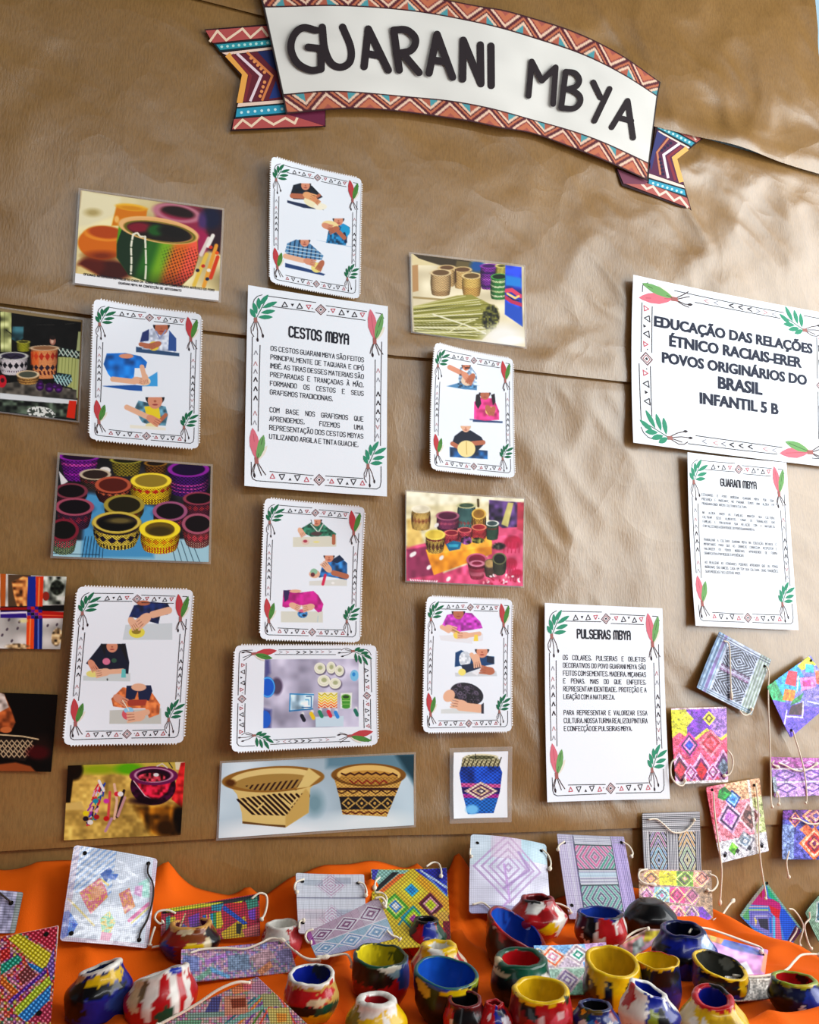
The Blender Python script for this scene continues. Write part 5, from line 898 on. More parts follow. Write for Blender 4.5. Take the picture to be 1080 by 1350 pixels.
card([457, 115, 752, 65, 803, 465, 540, 530], OB, KB, 'pink and green bracelet card with two long hanging cords, over brown paper', h5, .012, .022, cords=([490, 140, 500, 260, 520, 420, 535, 560, 530, 680, 525, 755], [725, 105, 740, 250, 740, 400, 750, 520, 765, 620, 778, 690, 775, 722]), holes=((722, 105), (490, 130), (560, 490), (765, 440)))
def h6(c):
    u, v = c.U, c.V; c.C[:] = hx('d8d8dc'); mask(c, (v < .26) & (np.sin(2*np.pi*v*36) > .2), '3a3840')
    for x, a, b_ in ((.26, ('b06a9c', 'd8889a'), ('8ac0d8', '7a90c0')), (.76, ('d8a860', 'e0c080'), ('a8c8a0', '90b8c8'))):
        r = (np.abs(u-x) < .145) & (v > .28); d = dia(u, (v-.28) % .62, x, .40, .16, .27); w_ = np.sin(2*np.pi*d*2.4+.6)
        mask(c, r & (v < .5), a[0]); mask(c, r & (v >= .5), b_[0]); mask(c, r & (np.floor(d*2.4) % 2 == 0), '%s' % b_[1] if x < .5 else a[1], .6); mask(c, r & (np.abs(w_) < .5), 'f0f0f2'); mask(c, r & (w_ > .55), '26242e')
        mask(c, (np.abs(np.abs(u-x)-.15) < .008) & (v > .27), '3a3a44')
    mask(c, ((u < .09) | (u > .93) | (np.abs(u-.51) < .08)) & (v > .27) & (np.sin(2*np.pi*u*34) > .2), '5a5a6c'); beads(c, 30, 50, .3)
card([108, 258, 425, 248, 437, 640, 125, 640], OB, KB, 'black and white bracelet card with two columns of pastel diamonds', h6, .012, .02, cords=([135, 292, 180, 290, 220, 320, 270, 362, 330, 360, 375, 320, 390, 285],))
def h7(c):
    u, v = c.U, c.V; c.C[:] = hx('5a5a9c'); mask(c, (v < .2), '6a4a84'); mask(c, (u < .25) & (v > .3), '7a8ab8'); nest(c, .26, .20, .14, .16, ('e89a7a', '7a4a84', 'd87a8c', '8a6aa0')); nest(c, .70, .12, .30, .24, ('e8a080', '8a5a7c', 'd89a8c', '6a5a8c')); nest(c, .68, .68, .33, .34, ('e07a50', 'e8a890', 'c84a3c', '8a3a5c', 'e89a7a', '7a3a6c')); mask(c, dia(u, v, .5, .4, .14, .12) < 1, 'e0785c'); mask(c, (u > .93), '5a6ab0'); scrib(c, .45)
card([880, 240, 1140, 240, 1135, 512, 875, 510], OB, KB, 'violet-blue bracelet card with orange nested diamonds, at the right edge below the purple card', h7, .012, .018, cords=([915, 285, 960, 290, 1010, 315, 1060, 315, 1090, 300], [905, 465, 890, 520, 895, 570, 905, 612]))
OC, KC = (960, 1140), 9.0
def h8(c):
    X, Y = c.X, c.Y; c.C[:] = hx('5a8ad0'); u, v = c.U, c.V
    c.p([390, 240, 230, 470, 480, 490, 640, 560, 600, 420, 470, 400, 440, 300], 'b83a84'); c.p([400, 280, 330, 330, 400, 400], 'a03444'); c.p([450, 230, 560, 330, 600, 450, 480, 380], '3fae8a'); c.p([480, 480, 620, 540, 600, 660, 520, 600], 'c8384a'); c.p([620, 520, 720, 540, 800, 700, 680, 920, 610, 640], '3a6ad0'); c.p([560, 620, 610, 640, 640, 920, 560, 880], 'c86a8c')
    c.p([690, 480, 820, 620, 860, 760, 780, 640], '7aa07a'); c.p([250, 540, 480, 540, 560, 620, 560, 900, 250, 700], '8a88c8'); c.l([270, 700, 270, 570, 470, 570, 530, 620], 14, '6a6ab8'); c.l([320, 720, 320, 610, 460, 610], 10, 'c8c8e0'); c.l([540, 620, 545, 880], 24, '6ac0e8'); c.l([500, 640, 505, 800], 26, '3a7ac8'); c.p([350, 640, 470, 640, 480, 780, 380, 740], '4a4a5c'); c.p([300, 620, 340, 660, 330, 720], 'e0d070'); c.l([240, 500, 470, 500], 14, 'e8c0c8'); c.l([240, 535, 470, 538], 12, 'b8d870'); c.p([160, 590, 240, 500, 250, 660, 180, 640], '6aa87a'); c.p([800, 720, 860, 760, 820, 900, 720, 920, 690, 930], '6a3a5c'); mask(c, (v < .05) | (u < .05), '9ab8a0', .8)
    k = np.abs(np.sin(np.pi*Y/24))*(.6+.4*np.abs(np.sin(np.pi*X/30))); c.C = c.C*(.45+.55*np.sqrt(k))[..., None]
card([440, 195, 880, 770, 640, 1110, 130, 600], OC, KC, 'beaded bracelet card hung as a diamond, partly behind the right edge of the cloth', h8, .010, .014, cords=([700, 515, 760, 530, 830, 620, 870, 720, 850, 830, 830, 900, 835, 965], [800, 740, 780, 800, 720, 890, 690, 940]), holes=((450, 215),))
def h9(c):
    u, v = c.U, c.V; c.C[:] = hx('9ab8a4'); nest(c, .45, .45, .4, .4, ('d8e4e4', '4a7a8c', 'c8dce8', '7ab0d0', 'd8e8f0', '4a6a9c')); beads(c, 24, 24, .6); scrib(c, .25)
card([1130, 300, 1500, 560, 1080, 930, 905, 565], OC, KC, 'pale green bracelet card in beaded pattern, lowest on the wall at the right edge', h9, .012, .018, cords=([940, 555, 945, 630, 890, 700, 900, 800, 940, 930, 975, 1000], [1085, 890, 1060, 920, 1080, 960]), rnd=.003)
def h10(c):
    X, Y = c.X, c.Y; c.C[:] = hx('8f7864')
    for P, cs in (([110, 600, 145, 568, 440, 578, 482, 620, 440, 670, 140, 655], ('b08a5c', 'd8c83a', '6a8a3a', 'c88a7a')), ([92, 700, 130, 662, 380, 668, 425, 720, 400, 765, 130, 740], ('b88aa8', '8ab0b8', 'c84a7c', 'a86a84')), ([200, 800, 280, 765, 440, 775, 490, 830, 450, 866, 220, 862], ('a88aa4', 'c87a8c', '9a7a9c', '8a5aa0'))):
        m = c.pm(P); x0, x1 = min(P[::2]), max(P[::2]); t = (X-x0)/(x1-x0); yc = (min(P[1::2])+max(P[1::2]))/2
        for i, col in enumerate(cs): c.put(m*((t >= i/4) & (t < (i+1)/4)), col)
        d = np.abs(((t*4) % 1)-.5)*2+np.abs(Y-yc)/46; c.put(m*((d > .55) & (d < .72)), '5a3a4c'); c.put(m*(d < .3), cs[3]); c.put(m*((d > .95) & (d < 1.1)), 'd8d08a')
        c.l(P+P[:2], 5, 'd8b8c0'); c.l(P+P[:2], 2, '4a3a3c')
    c.p([420, 780, 440, 775, 490, 830, 450, 866, 425, 866], '6a2a9c'); c.p([200, 600, 270, 590, 300, 650, 210, 655], 'c8c032', 12, c.pm([110, 600, 145, 568, 440, 578, 482, 620, 440, 670, 140, 655])); scrib(c, .35)
card([90, 565, 490, 572, 500, 868, 100, 862], OB, KB, 'card of three pointed paper bracelets, yellow, pink and violet, behind the black pot', h10, .065, .125, cords=([130, 575, 90, 590, 88, 630, 120, 655, 180, 662], [470, 600, 510, 620, 518, 660, 490, 695, 455, 690], [490, 855, 540, 830, 580, 780, 615, 742]))

# ---- cards standing and lying on the cloth
OT, KT = (0, 1100), 4.909
def t1(c): c.C[:] = hx('c0c0dc'); c.n(.3, 30, 2); mask(c, c.U > .86, '9aa89a', .7); beads(c, 40, 16, .5)
card([-120, 350, 152, 375, 96, 640, -150, 640], OT, KT, 'pale violet bracelet card cut off by the left edge, standing on the cloth', t1, rest=True, mat='card', dark=([-60, 330, 20, 400, 70, 440],), holes=((72, 445),))
def t2(c):
    u, v = c.U, c.V; c.C[:] = hx('d4dcea'); s = (c.X-c.Y*.9)
    mask(c, (u < .5) & (v < .5) & (np.sin((c.X+c.Y*1.15)/7) > .2), '9ab4dc'); 
    c.p([640, 270, 700, 225, 720, 250, 680, 330], '3a6ab0'); c.p([650, 300, 700, 340, 690, 350, 640, 310], 'd8c040'); c.p([700, 270, 760, 270, 740, 310, 690, 300], '4a7ac4')
    m = c.p([510, 390, 640, 295, 680, 370, 690, 420, 580, 530, 530, 440], 'd87a8c'); c.dots(m, 'e0b060', 9, 3, .62); c.p([580, 380, 640, 340, 660, 400, 590, 450], 'e0a07c'); m = c.p([760, 400, 830, 360, 870, 480, 800, 530], 'e0a070'); c.dots(m, 'c87a8c', 9, 4, .55)
    c.l([830, 570, 960, 460], 22, 'd87aa8'); c.l([845, 585, 965, 480], 10, 'e0d070'); c.l([855, 605, 970, 500], 12, 'a8b8e0'); m = c.p([640, 560, 700, 510, 740, 580, 700, 660, 650, 640], '8ac8a0'); c.dots(m, 'd8c050', 9, 4, .55); c.p([650, 640, 720, 650, 700, 700, 640, 690], 'd88aa8'); m = c.p([400, 520, 440, 500, 500, 590, 470, 640, 390, 690], '6a94dc'); c.dots(m, '3a6ac8', 10, 3, .55); c.l([440, 430, 600, 600], 14, 'e8d8a0'); c.p([890, 330, 960, 290, 970, 420, 920, 420], 'a8dcd0', 10); c.p([870, 350, 920, 340, 910, 420, 860, 400], 'd8a8d0', 10)
    mask(c, (u < .07) | (u > .95) | (v > .96), 'c8a8b8', .5); beads(c, 44, 52, .32)
card([478, 72, 1020, 160, 958, 740, 384, 692], OT, KT, 'large pastel bracelet card with glossy white glare and dark cord, standing at the left', t2, rest=True, mat='glare', bow=.004, dark=([957, 195, 950, 260, 985, 330, 985, 430, 950, 560, 905, 640, 893, 690],), cords=([1000, 610, 985, 650, 970, 700, 965, 730],), holes=((957, 195), (545, 130), (458, 648), (897, 690)), rnd=.004)
def t3(c):
    X, Y = c.X, c.Y; c.C[:] = hx('b8464c'); confetti(c, c.all, ('c83a44', 'b8c050', '8a4a9c', 'd8a8a0', 'c8485c', '4a9a7a', 'd87a4a', 'c8b0b8'), 20, 1); 
    c.p([50, 680, 110, 640, 335, 790, 330, 850, 260, 890], 'd8c832'); c.p([150, 640, 330, 600, 375, 600, 350, 780], 'c23a54'); c.p([0, 860, 110, 790, 140, 830, 0, 930], '2fa08a'); c.p([170, 840, 280, 890, 260, 920, 180, 870], '3a8ac8'); c.p([0, 930, 120, 1040, 80, 1060, 0, 990], 'd87a2a'); m = c.p([110, 930, 180, 860, 230, 930, 150, 1010], '8a4a4c'); c.l([150, 870, 60, 960, 130, 1010, 250, 930], 14, 'd88aa8'); c.l([60, 1100, 290, 910], 22, '6a3aa4'); c.p([90, 1140, 320, 930, 330, 980, 110, 1190], 'b8c83a'); c.p([110, 1190, 330, 990, 320, 1090, 170, 1227], '3a8fd0'); c.p([170, 1227, 330, 1100, 330, 1227], 'b84464'); c.p([0, 760, 60, 740, 60, 800, 0, 850], 'c83a34'); c.p([300, 870, 350, 740, 350, 900, 330, 980], '8a6ab0')
    a = (X*.78+Y*.62); b_ = (Y*.78-X*.62); k = np.sqrt(np.abs(np.sin(np.pi*a/24))*np.abs(np.sin(np.pi*b_/24))); c.C = c.C*(.40+.60*k)[..., None]; c.C = np.where((k > .93)[..., None], c.C*.6+.4, c.C)
    c.l([0, 662, 378, 592, 340, 1227], 8, 'd8c0b8')
card([-120, 690, 380, 592, 318, 1350, -190, 1400], OT, KT, 'colourful bracelet card with yellow and blue bead bands, lying at the bottom left corner', t3, y0=.20, y1=.27, rest=True, holes=((298, 655), (250, 1175)), rnd=.001)
OU, KU = (180, 1120), 4.909
def t4(c):
    X, Y = c.X, c.Y; c.C[:] = hx('b8385c'); c.p([165, 395, 790, 290, 795, 330, 580, 350, 300, 400, 170, 420], '3a3a44'); c.p([165, 390, 420, 350, 560, 340, 480, 370, 200, 410], 'd8d44a')
    for P, col in (([190, 450, 250, 430, 245, 530, 195, 545], 'd8c83a'), ([190, 440, 215, 430, 215, 540, 192, 540], '3a9a9c'), ([240, 420, 320, 400, 270, 500], 'e0485c'), ([330, 440, 400, 410, 400, 500, 340, 520], '8a4ab0'), ([420, 430, 540, 400, 560, 510, 430, 525], 'd8c83a'), ([420, 430, 445, 425, 448, 520, 428, 525], '2a6ac8'), ([450, 420, 465, 418, 470, 520, 452, 522], 'd84a7c'), ([470, 418, 490, 412, 492, 520, 474, 522], '3a9ac0'), ([490, 412, 508, 408, 512, 518, 494, 520], '2f9a6a'),
                  ([540, 540, 700, 430, 720, 560, 560, 590], 'd8b838'), ([600, 350, 690, 330, 640, 390], 'd8d83a'), ([560, 360, 720, 480, 690, 490, 550, 390], '3a6ac0'), ([580, 350, 660, 410, 720, 340], 'c83a48'), ([720, 400, 770, 380, 770, 460, 725, 450], '8a5ac0'), ([680, 520, 790, 480, 790, 560, 700, 570], 'd87a7c'), ([700, 330, 780, 300, 790, 370, 720, 390], '5a9a8c'), ([300, 480, 360, 540, 260, 560], '4a6ab0'), ([170, 560, 300, 500, 260, 590, 170, 605], 'c83a3c'), ([640, 480, 680, 480, 670, 550, 640, 545], '3a3a2c'), ([480, 360, 560, 350, 540, 400, 480, 400], '4a9ab0')): c.p(P, col)
    c.l([250, 580, 310, 420], 9, 'e0d8a0'); c.l([580, 430, 545, 520], 9, 'c83a3c'); k = np.sqrt(np.abs(np.sin(np.pi*X/17))*np.abs(np.sin(np.pi*(Y+X*.16)/17))); c.C = c.C*(.36+.64*k)[..., None]
card([160, 390, 795, 285, 800, 560, 155, 612], OU, KU, 'small landscape bracelet card with vivid rainbow beads, right of the glossy white card at left', t4, rest=True, cords=([250, 420, 200, 400, 140, 410, 120, 450, 150, 485, 175, 470], [740, 325, 790, 290, 835, 300, 845, 350, 830, 420, 800, 470], [100, 640, 180, 620, 260, 570, 310, 540]), rnd=.001)
def t5(c):
    X, Y = c.X, c.Y; c.C[:] = hx('b8a4b8'); confetti(c, c.all, ('a884b8', 'c8a4b4', '8a94c4', 'd8b8b8', '9ab0a8', 'c49ac0'), 15, 2)
    for P, col in (([300, 690, 400, 700, 400, 790, 300, 800], '8a94c0'), ([580, 690, 720, 680, 730, 780, 590, 790], '8a9ab0'), ([470, 760, 600, 820, 590, 840, 460, 790], '7aa8d0'), ([440, 720, 570, 670, 580, 690, 450, 750], 'b88ac8'), ([770, 790, 860, 720, 880, 760, 800, 820], 'd89a7a'), ([900, 660, 1000, 640, 1010, 730, 930, 740], '9a94b8'), ([380, 830, 470, 770, 480, 800, 400, 860], '8ab0a0'), ([720, 700, 850, 640, 900, 700, 780, 760], 'c8a8b0')): c.p(P, col, 10)
    k = np.sqrt(np.abs(np.sin(np.pi*X/15))*np.abs(np.sin(np.pi*(Y+X*.08)/15))); c.C = c.C*(.62+.38*k)[..., None]; c.n(.2, 12, 3)
card([290, 655, 985, 590, 1040, 790, 285, 868], OU, KU, 'pale mauve landscape bracelet card just in front of the rainbow-beaded card', t5, rest=True, cords=([340, 690, 420, 665, 560, 655, 690, 660, 790, 625, 870, 590, 960, 610], [960, 620, 1010, 665, 1070, 710, 1130, 740, 1200, 735]), rnd=.001)
def t6(c):
    X, Y = c.X, c.Y; c.C[:] = hx('b0a8b0'); confetti(c, c.all, ('c888a4', 'b0b4c8', '8ab09a', 'd8b8b0', '9a7ab0', 'c8c4c8'), 17, 3)
    for i, col in enumerate(('4a8a9c', '7ac0b0', 'd8a060', '8a6ab0', '6a9a5a', 'd87a6c')): c.l([560+i*46, 1135, 760+i*30, 960-i*8, 880+i*30, 1135], 13, col)
    for P, col in (([600, 890, 720, 850, 780, 900, 620, 940], 'd8a080'), ([560, 950, 700, 940, 720, 1060, 560, 1080], 'c8a08c'), ([600, 970, 700, 960, 700, 1020, 610, 1030], '8a5a4c'), ([480, 960, 540, 950, 520, 1060, 420, 1080], '5a6a9c'), ([330, 1060, 560, 1050, 560, 1080, 320, 1100], '8ab0a8'), ([560, 1130, 880, 970, 880, 1000, 620, 1130], '8ac0b8'), ([800, 930, 900, 930, 940, 1010, 820, 1020], 'a8b890'), ([840, 1030, 980, 1020, 1010, 1130, 860, 1130], 'c8cc88'), ([900, 1060, 970, 1060, 970, 1110, 910, 1120], 'd8a860'), ([700, 900, 800, 830, 860, 900, 800, 940], 'b8a0b8'), ([680, 860, 740, 850, 740, 900, 690, 910], 'd890a0'), ([250, 1110, 420, 1100, 400, 1140, 240, 1140], '7ab098')): c.p(P, col, 8)
    k = np.sqrt(np.abs(np.sin(np.pi*X/17))*np.abs(np.sin(np.pi*Y/17))); c.C = c.C*(.45+.55*k)[..., None]
card([780, 822, 1110, 1135, 700, 1420, 60, 1160], OU, KU, 'large beaded pastel bracelet card pointing up at the bottom edge of the photo', t6, rest=True, y1=.30, cords=([730, 850, 640, 850, 520, 900, 400, 980, 280, 1050, 180, 1100, 120, 1135],), rnd=.001)
OV, KV = (370, 1120), 4.5
def t7(c):
    u, v = c.U, c.V; c.C[:] = hx('d0d2dc'); mask(c, np.abs(v-.42) < .012, '8a8c9c')
    for y in (.2, .75):
        d = dia(u, v, .5, y, .18, .17); mask(c, (np.abs(np.sin(2*np.pi*d*1.7)) > .8) & (d < 1.3), 'b898b0'); mask(c, (np.abs(u-.25) < .14) & (np.abs(v-y+.04) < .05), '9aa4b0', .5); mask(c, (np.abs(u-.68) < .12) & (np.abs(v-y+.08) < .06), '8a90a0', .5)
    mask(c, (v > .6) & (u < .4), 'c8b0b8', .4); beads(c, 44, 34, .3)
card([88, 145, 495, 150, 512, 500, 105, 505], OV, KV, 'white glossy bracelet card with faint grid pattern, behind the mauve and blue card', t7, rest=True, mat='glare', y0=.03, cords=([135, 195, 90, 215, 80, 255, 100, 282], [455, 210, 490, 225, 508, 270, 500, 300], [105, 490, 110, 450, 140, 440]), holes=((128, 200), (458, 208), (130, 445)), rnd=.003)
def t9(c):
    X, Y = c.X, c.Y; c.C[:] = hx('d8c050')
    c.p([535, 125, 760, 125, 560, 280], '9ac0b8'); c.p([660, 140, 700, 140, 570, 270, 555, 250], '1d1d2a'); c.p([700, 150, 740, 150, 600, 280, 580, 265], 'e07a3c'); c.p([790, 120, 985, 112, 992, 300, 960, 260], '3a4ab8'); c.l([830, 130, 985, 240], 14, 'c8d8f0'); c.p([840, 135, 985, 115, 990, 200], '2a3aa0'); c.l([850, 150, 985, 290], 9, '8ab0e8'); c.p([820, 150, 1000, 320, 1000, 400, 800, 190], 'e0ac48'); c.p([540, 125, 580, 125, 550, 220, 540, 220], '5a5ab0')
    for x, y, r, cs in ((775, 255, 66, ('e8d860', 'd8d050', '4ab0d8', '3a90c8')), (890, 345, 66, ('7a2a4c', '5a1f3a', 'd8a0b0', 'd8d860', 'b8c83a')), (680, 355, 70, ('5aa04a', '7ac05a', 'e0e090', '4a8ac8', 'e8e8e8')), (790, 430, 72, ('3a9aa0', '8ac84a', 'd8d860', 'b05aa0'))):
        for i, col in enumerate(cs):
            q = r*(1-i/len(cs)*.85)*1.15; c.p([x-q, y-q*.1, x-q*.05, y-q, x+q, y+q*.1, x+q*.05, y+q], col)
    c.l([700, 460, 760, 380], 12, '3a9ab0'); c.l([830, 400, 960, 480], 12, 'e0d870'); c.p([960, 430, 1005, 400, 1010, 560, 970, 540], '8a2a44'); c.p([900, 400, 990, 380, 1000, 440, 930, 440], 'd8b060'); a, b_ = X+Y, X-Y; k = np.sqrt(np.abs(np.sin(np.pi*a/24))*np.abs(np.sin(np.pi*b_/24))); c.C = c.C*(.5+.5*k)[..., None]
card([535, 125, 985, 110, 1012, 560, 555, 600], OV, KV, 'yellow beaded bracelet card with blue, purple and green squares, behind a red-blue pot', t9, rest=True, y0=.03, cords=([860, 115, 900, 88, 935, 100, 950, 150, 948, 190], [585, 190, 560, 220, 555, 270], [560, 285, 600, 290, 625, 320, 620, 365, 600, 350]), rnd=.001)
def t8(c):
    u, v = c.U, c.V; c.C[:] = hx('b4a0b0'); mask(c, v > .5, '9ab0c0'); mask(c, (v < .5) & (u > .7), 'b8aab8'); mask(c, (v > .82), 'a8a8c0')
    for y in (.27, .73):
        for x in (.17, .5, .83):
            x2 = x+(.0 if y < .5 else -.02); d = dia(u, v, x2, y, .175, .22); col = '7a4a74' if y < .5 else '7a94b4'
            mask(c, (d < 1) & (d > .84), 'd8d4dc'); mask(c, (d < .84) & (d > .66), col); mask(c, (d < .66) & (d > .52), 'd8d8e4'); mask(c, (d < .38) & (d > .22), col); mask(c, d < .12, 'e4e0e8')
    mask(c, np.abs(v-.5) < .015, 'd8d0d8'); mask(c, (u < .06) & (v < .5), '8a3a8c', .6); beads(c, 60, 34, .28)
card([150, 500, 580, 285, 682, 530, 215, 648], OV, KV, 'mauve and blue landscape bracelet card with six nested diamonds, lying at the centre', t8, rest=True, fwd=.022, cords=([195, 485, 160, 500, 150, 530, 165, 560, 190, 562], [560, 300, 600, 295, 625, 325, 618, 360], [215, 648, 290, 645, 380, 630, 410, 660, 425, 712], [630, 490, 660, 520, 690, 530, 715, 548], [90, 610, 140, 650, 200, 665, 290, 645]), rnd=.001)
OW, KW = (590, 1090), 4.154
def t10(c):
    u, v = c.U, c.V; c.C[:] = hx('d6d4e4'); c.n(.1, 60, 2); mask(c, (u < .3) & (v < .4), 'c0d8dc', .5); mask(c, (u > .65) & (v < .3), 'b0d8e0', .6)
    d = dia(u, v, .47, .42, .30, .32); mask(c, (np.abs(np.sin(2*np.pi*d*1.6)) > .82) & (d < 1.5), 'b8a4c4'); mask(c, (np.abs(u-.45) < .2) & (v < .3), 'd0b8c8', .5); mask(c, (v > .9), '8a8ab0', .6); c.l([300, 230, 330, 420, 280, 470], 12, 'c0a0d0', 8); c.l([380, 160, 440, 260, 300, 360], 14, 'a890b8', 8); beads(c, 44, 44, .22)
card([125, 46, 540, 100, 567, 505, 116, 480], OW, KW, 'large white glossy bracelet card with faint lilac pattern, standing right of centre', t10, rest=True, mat='glare', y0=.012, bow=.005, cords=([510, 140, 545, 170, 562, 215, 555, 260], [120, 140, 118, 170, 128, 190], [130, 445, 180, 440, 230, 480, 262, 520]), holes=((160, 102), (510, 143)), rnd=.005)
def t11(c):
    u, v = c.U, c.V; c.C[:] = hx('c4c4cc'); mask(c, (u < .24) & (np.sin(2*np.pi*u*38) > .2), '9a90b0'); mask(c, (u > .80), 'c0b0d8'); mask(c, (u > .80) & (np.sin(2*np.pi*u*38) > .2), '8a80a8'); mask(c, (u < .24), 'c8b8d0', .3)
    r = (u > .24) & (u < .79); mask(c, (np.abs(np.abs(u-.515)-.28) < .008), '5a5a6c')
    for y, a, b_ in ((.28, 'c87a9c', '5a9a8a'), (.78, '8ab8a8', '7aa8a0')):
        rr = r & (np.abs(v-y) < .15); d = dia(u, v, .515, y, .16, .18); w_ = np.sin(2*np.pi*d*1.9+.4); mask(c, rr & (w_ > .25), a if y < .5 else b_); mask(c, rr & (w_ < -.45), '6a6a7c' if y > .5 else '8a7a8c'); mask(c, rr & (u+v > .95+(y-.28)*1.0) & (w_ > .25), b_); mask(c, r & (np.abs(np.abs(v-y)-.155) < .008), '4a5a5c')
    mask(c, r & (np.abs(v-.53) < .085) & (np.sin(2*np.pi*v*26) > .2), '9a98a8'); mask(c, r & (np.abs(v-.5) < .03), 'b8d0dc', .6); mask(c, (v < .11) & (np.sin(2*np.pi*v*40) > .2), '9a9aa8'); mask(c, (v > .94), '9a8aa0', .6); beads(c, 50, 50, .25)
card([597, 42, 965, 55, 1045, 490, 665, 510], OW, KW, 'grey bracelet card with green and pink X-shaped diamonds, standing beside the black clay pot', t11, rest=True, y0=.018, cords=([635, 95, 605, 120, 600, 150], [955, 95, 990, 120, 1012, 160, 1000, 185], [560, 435, 610, 440, 660, 465, 668, 490]), holes=((638, 95), (952, 92), (680, 440)), rnd=.002)
OX, KX = (590, 1180), 4.154
def t12(c):
    u, v = c.U, c.V; c.C[:] = hx('c4b4c4'); mask(c, v > .5, 'a8c8b8'); mask(c, (v < .2), '8ab0d8'); mask(c, (u > .7) & (v < .5), 'c8a8d0'); mask(c, (v > .78), '6ab098', .7)
    for x, y, cs in ((.22, .24, ('e0c8c0', 'd87a5a', 'e8e0dc', 'c88a9c', 'e8e8ec')), (.58, .22, ('d8c8cc', '9a8a94', 'd8e0dc', '3a8a7a', 'e8e8ec')), (.92, .20, ('d8b8d8', 'b08ac0', 'e0c8e0', 'd8a080', 'e8e8ec')), (.34, .72, ('d8c8d0', '8a7a9c', 'd8d0dc', '9a8ab0', 'e4e0ec')), (.72, .70, ('d8c8d0', '9a94b4', 'd8d0dc', '8a7aa8', 'e4e0ec'))): nest(c, x, y, .20, .25, cs)
    mask(c, np.abs(v-.48) < .018, 'd8dcd8'); mask(c, (np.abs(u-.72) < .09) & (np.abs(v-.42) < .05), '6a9ad8'); c.n(.2, 8, 3); c.n(.12, 30, 5)
card([470, 285, 868, 262, 905, 540, 560, 550], OX, KX, 'pastel pink and green nested-diamond bracelet card lying left of the yellow pot', t12, rest=True, cords=([480, 350, 485, 320, 510, 325, 520, 340],), rnd=.001)
OY, KY = (820, 1150), 4.154
def t13(c):
    c.C[:] = hx('b8a09c'); c.p([0, 400, 130, 330, 170, 330, 60, 460], 'c88a8c', 10); c.p([60, 390, 110, 350, 130, 420, 60, 460], '9aa8a4', 8); c.p([130, 325, 260, 318, 200, 380, 120, 380], 'b8a83a', 10); c.p([100, 420, 190, 350, 200, 380, 120, 440], 'c8a0b8', 8); c.p([0, 400, 120, 335, 60, 360], 'a89a5c', 6); c.n(.4, 20, 3)
card([-30, 395, 140, 312, 285, 312, 60, 470], OY, KY, 'narrow curled bracelet strip with a pale cord, between the black pot and the yellow pots', t13, rest=True, cords=([-60, 440, 0, 395, 70, 340, 130, 322, 150, 325],), res=2, rnd=.002)
def t14(c):
    c.C[:] = hx('c88cc0'); c.p([380, 330, 560, 350, 780, 440, 770, 460, 640, 440, 470, 370], '5a6aa8', 6); c.p([440, 335, 560, 360, 540, 395, 480, 380], 'd8883a', 10); c.p([480, 340, 520, 345, 510, 380, 480, 370], 'd8c050', 8); c.p([500, 460, 640, 500, 620, 530, 500, 490], 'c84a5c', 8); c.p([500, 400, 720, 450, 780, 520, 560, 470], 'cf9ad0', 14); c.p([480, 490, 620, 560, 600, 580, 500, 540], '9ac8a8', 8); c.p([600, 520, 680, 490, 720, 560, 620, 570], 'eceaf0', 8); c.n(.25, 26, 3); c.p([780, 440, 815, 470, 780, 560, 760, 540], 'd8906c', 10)
card([378, 322, 800, 428, 782, 562, 500, 560], OY, KY, 'pink and blue pointed bracelet strip lying on the cloth, edged by white cord', t14, rest=True, lean=.8, mat='glare', cords=([360, 350, 380, 325, 450, 320, 540, 345, 650, 385, 740, 420, 762, 440, 750, 452],), holes=((768, 452),), res=2, rnd=.003)
def t15(c): c.C[:] = hx('b0a8a0'); c.n(.25, 30, 4); c.l([600, 590, 840, 585], 8, 'e4dccf'); c.n(.3, 8, 6)
card([560, 575, 835, 572, 830, 690, 600, 712], OY, KY, 'plain grey side of a bracelet card behind the yellow-rimmed pot at right', t15, rest=True, cords=([600, 580, 720, 585, 840, 570, 900, 545, 940, 500, 985, 460, 1060, 455, 1090, 462],), rnd=.001)
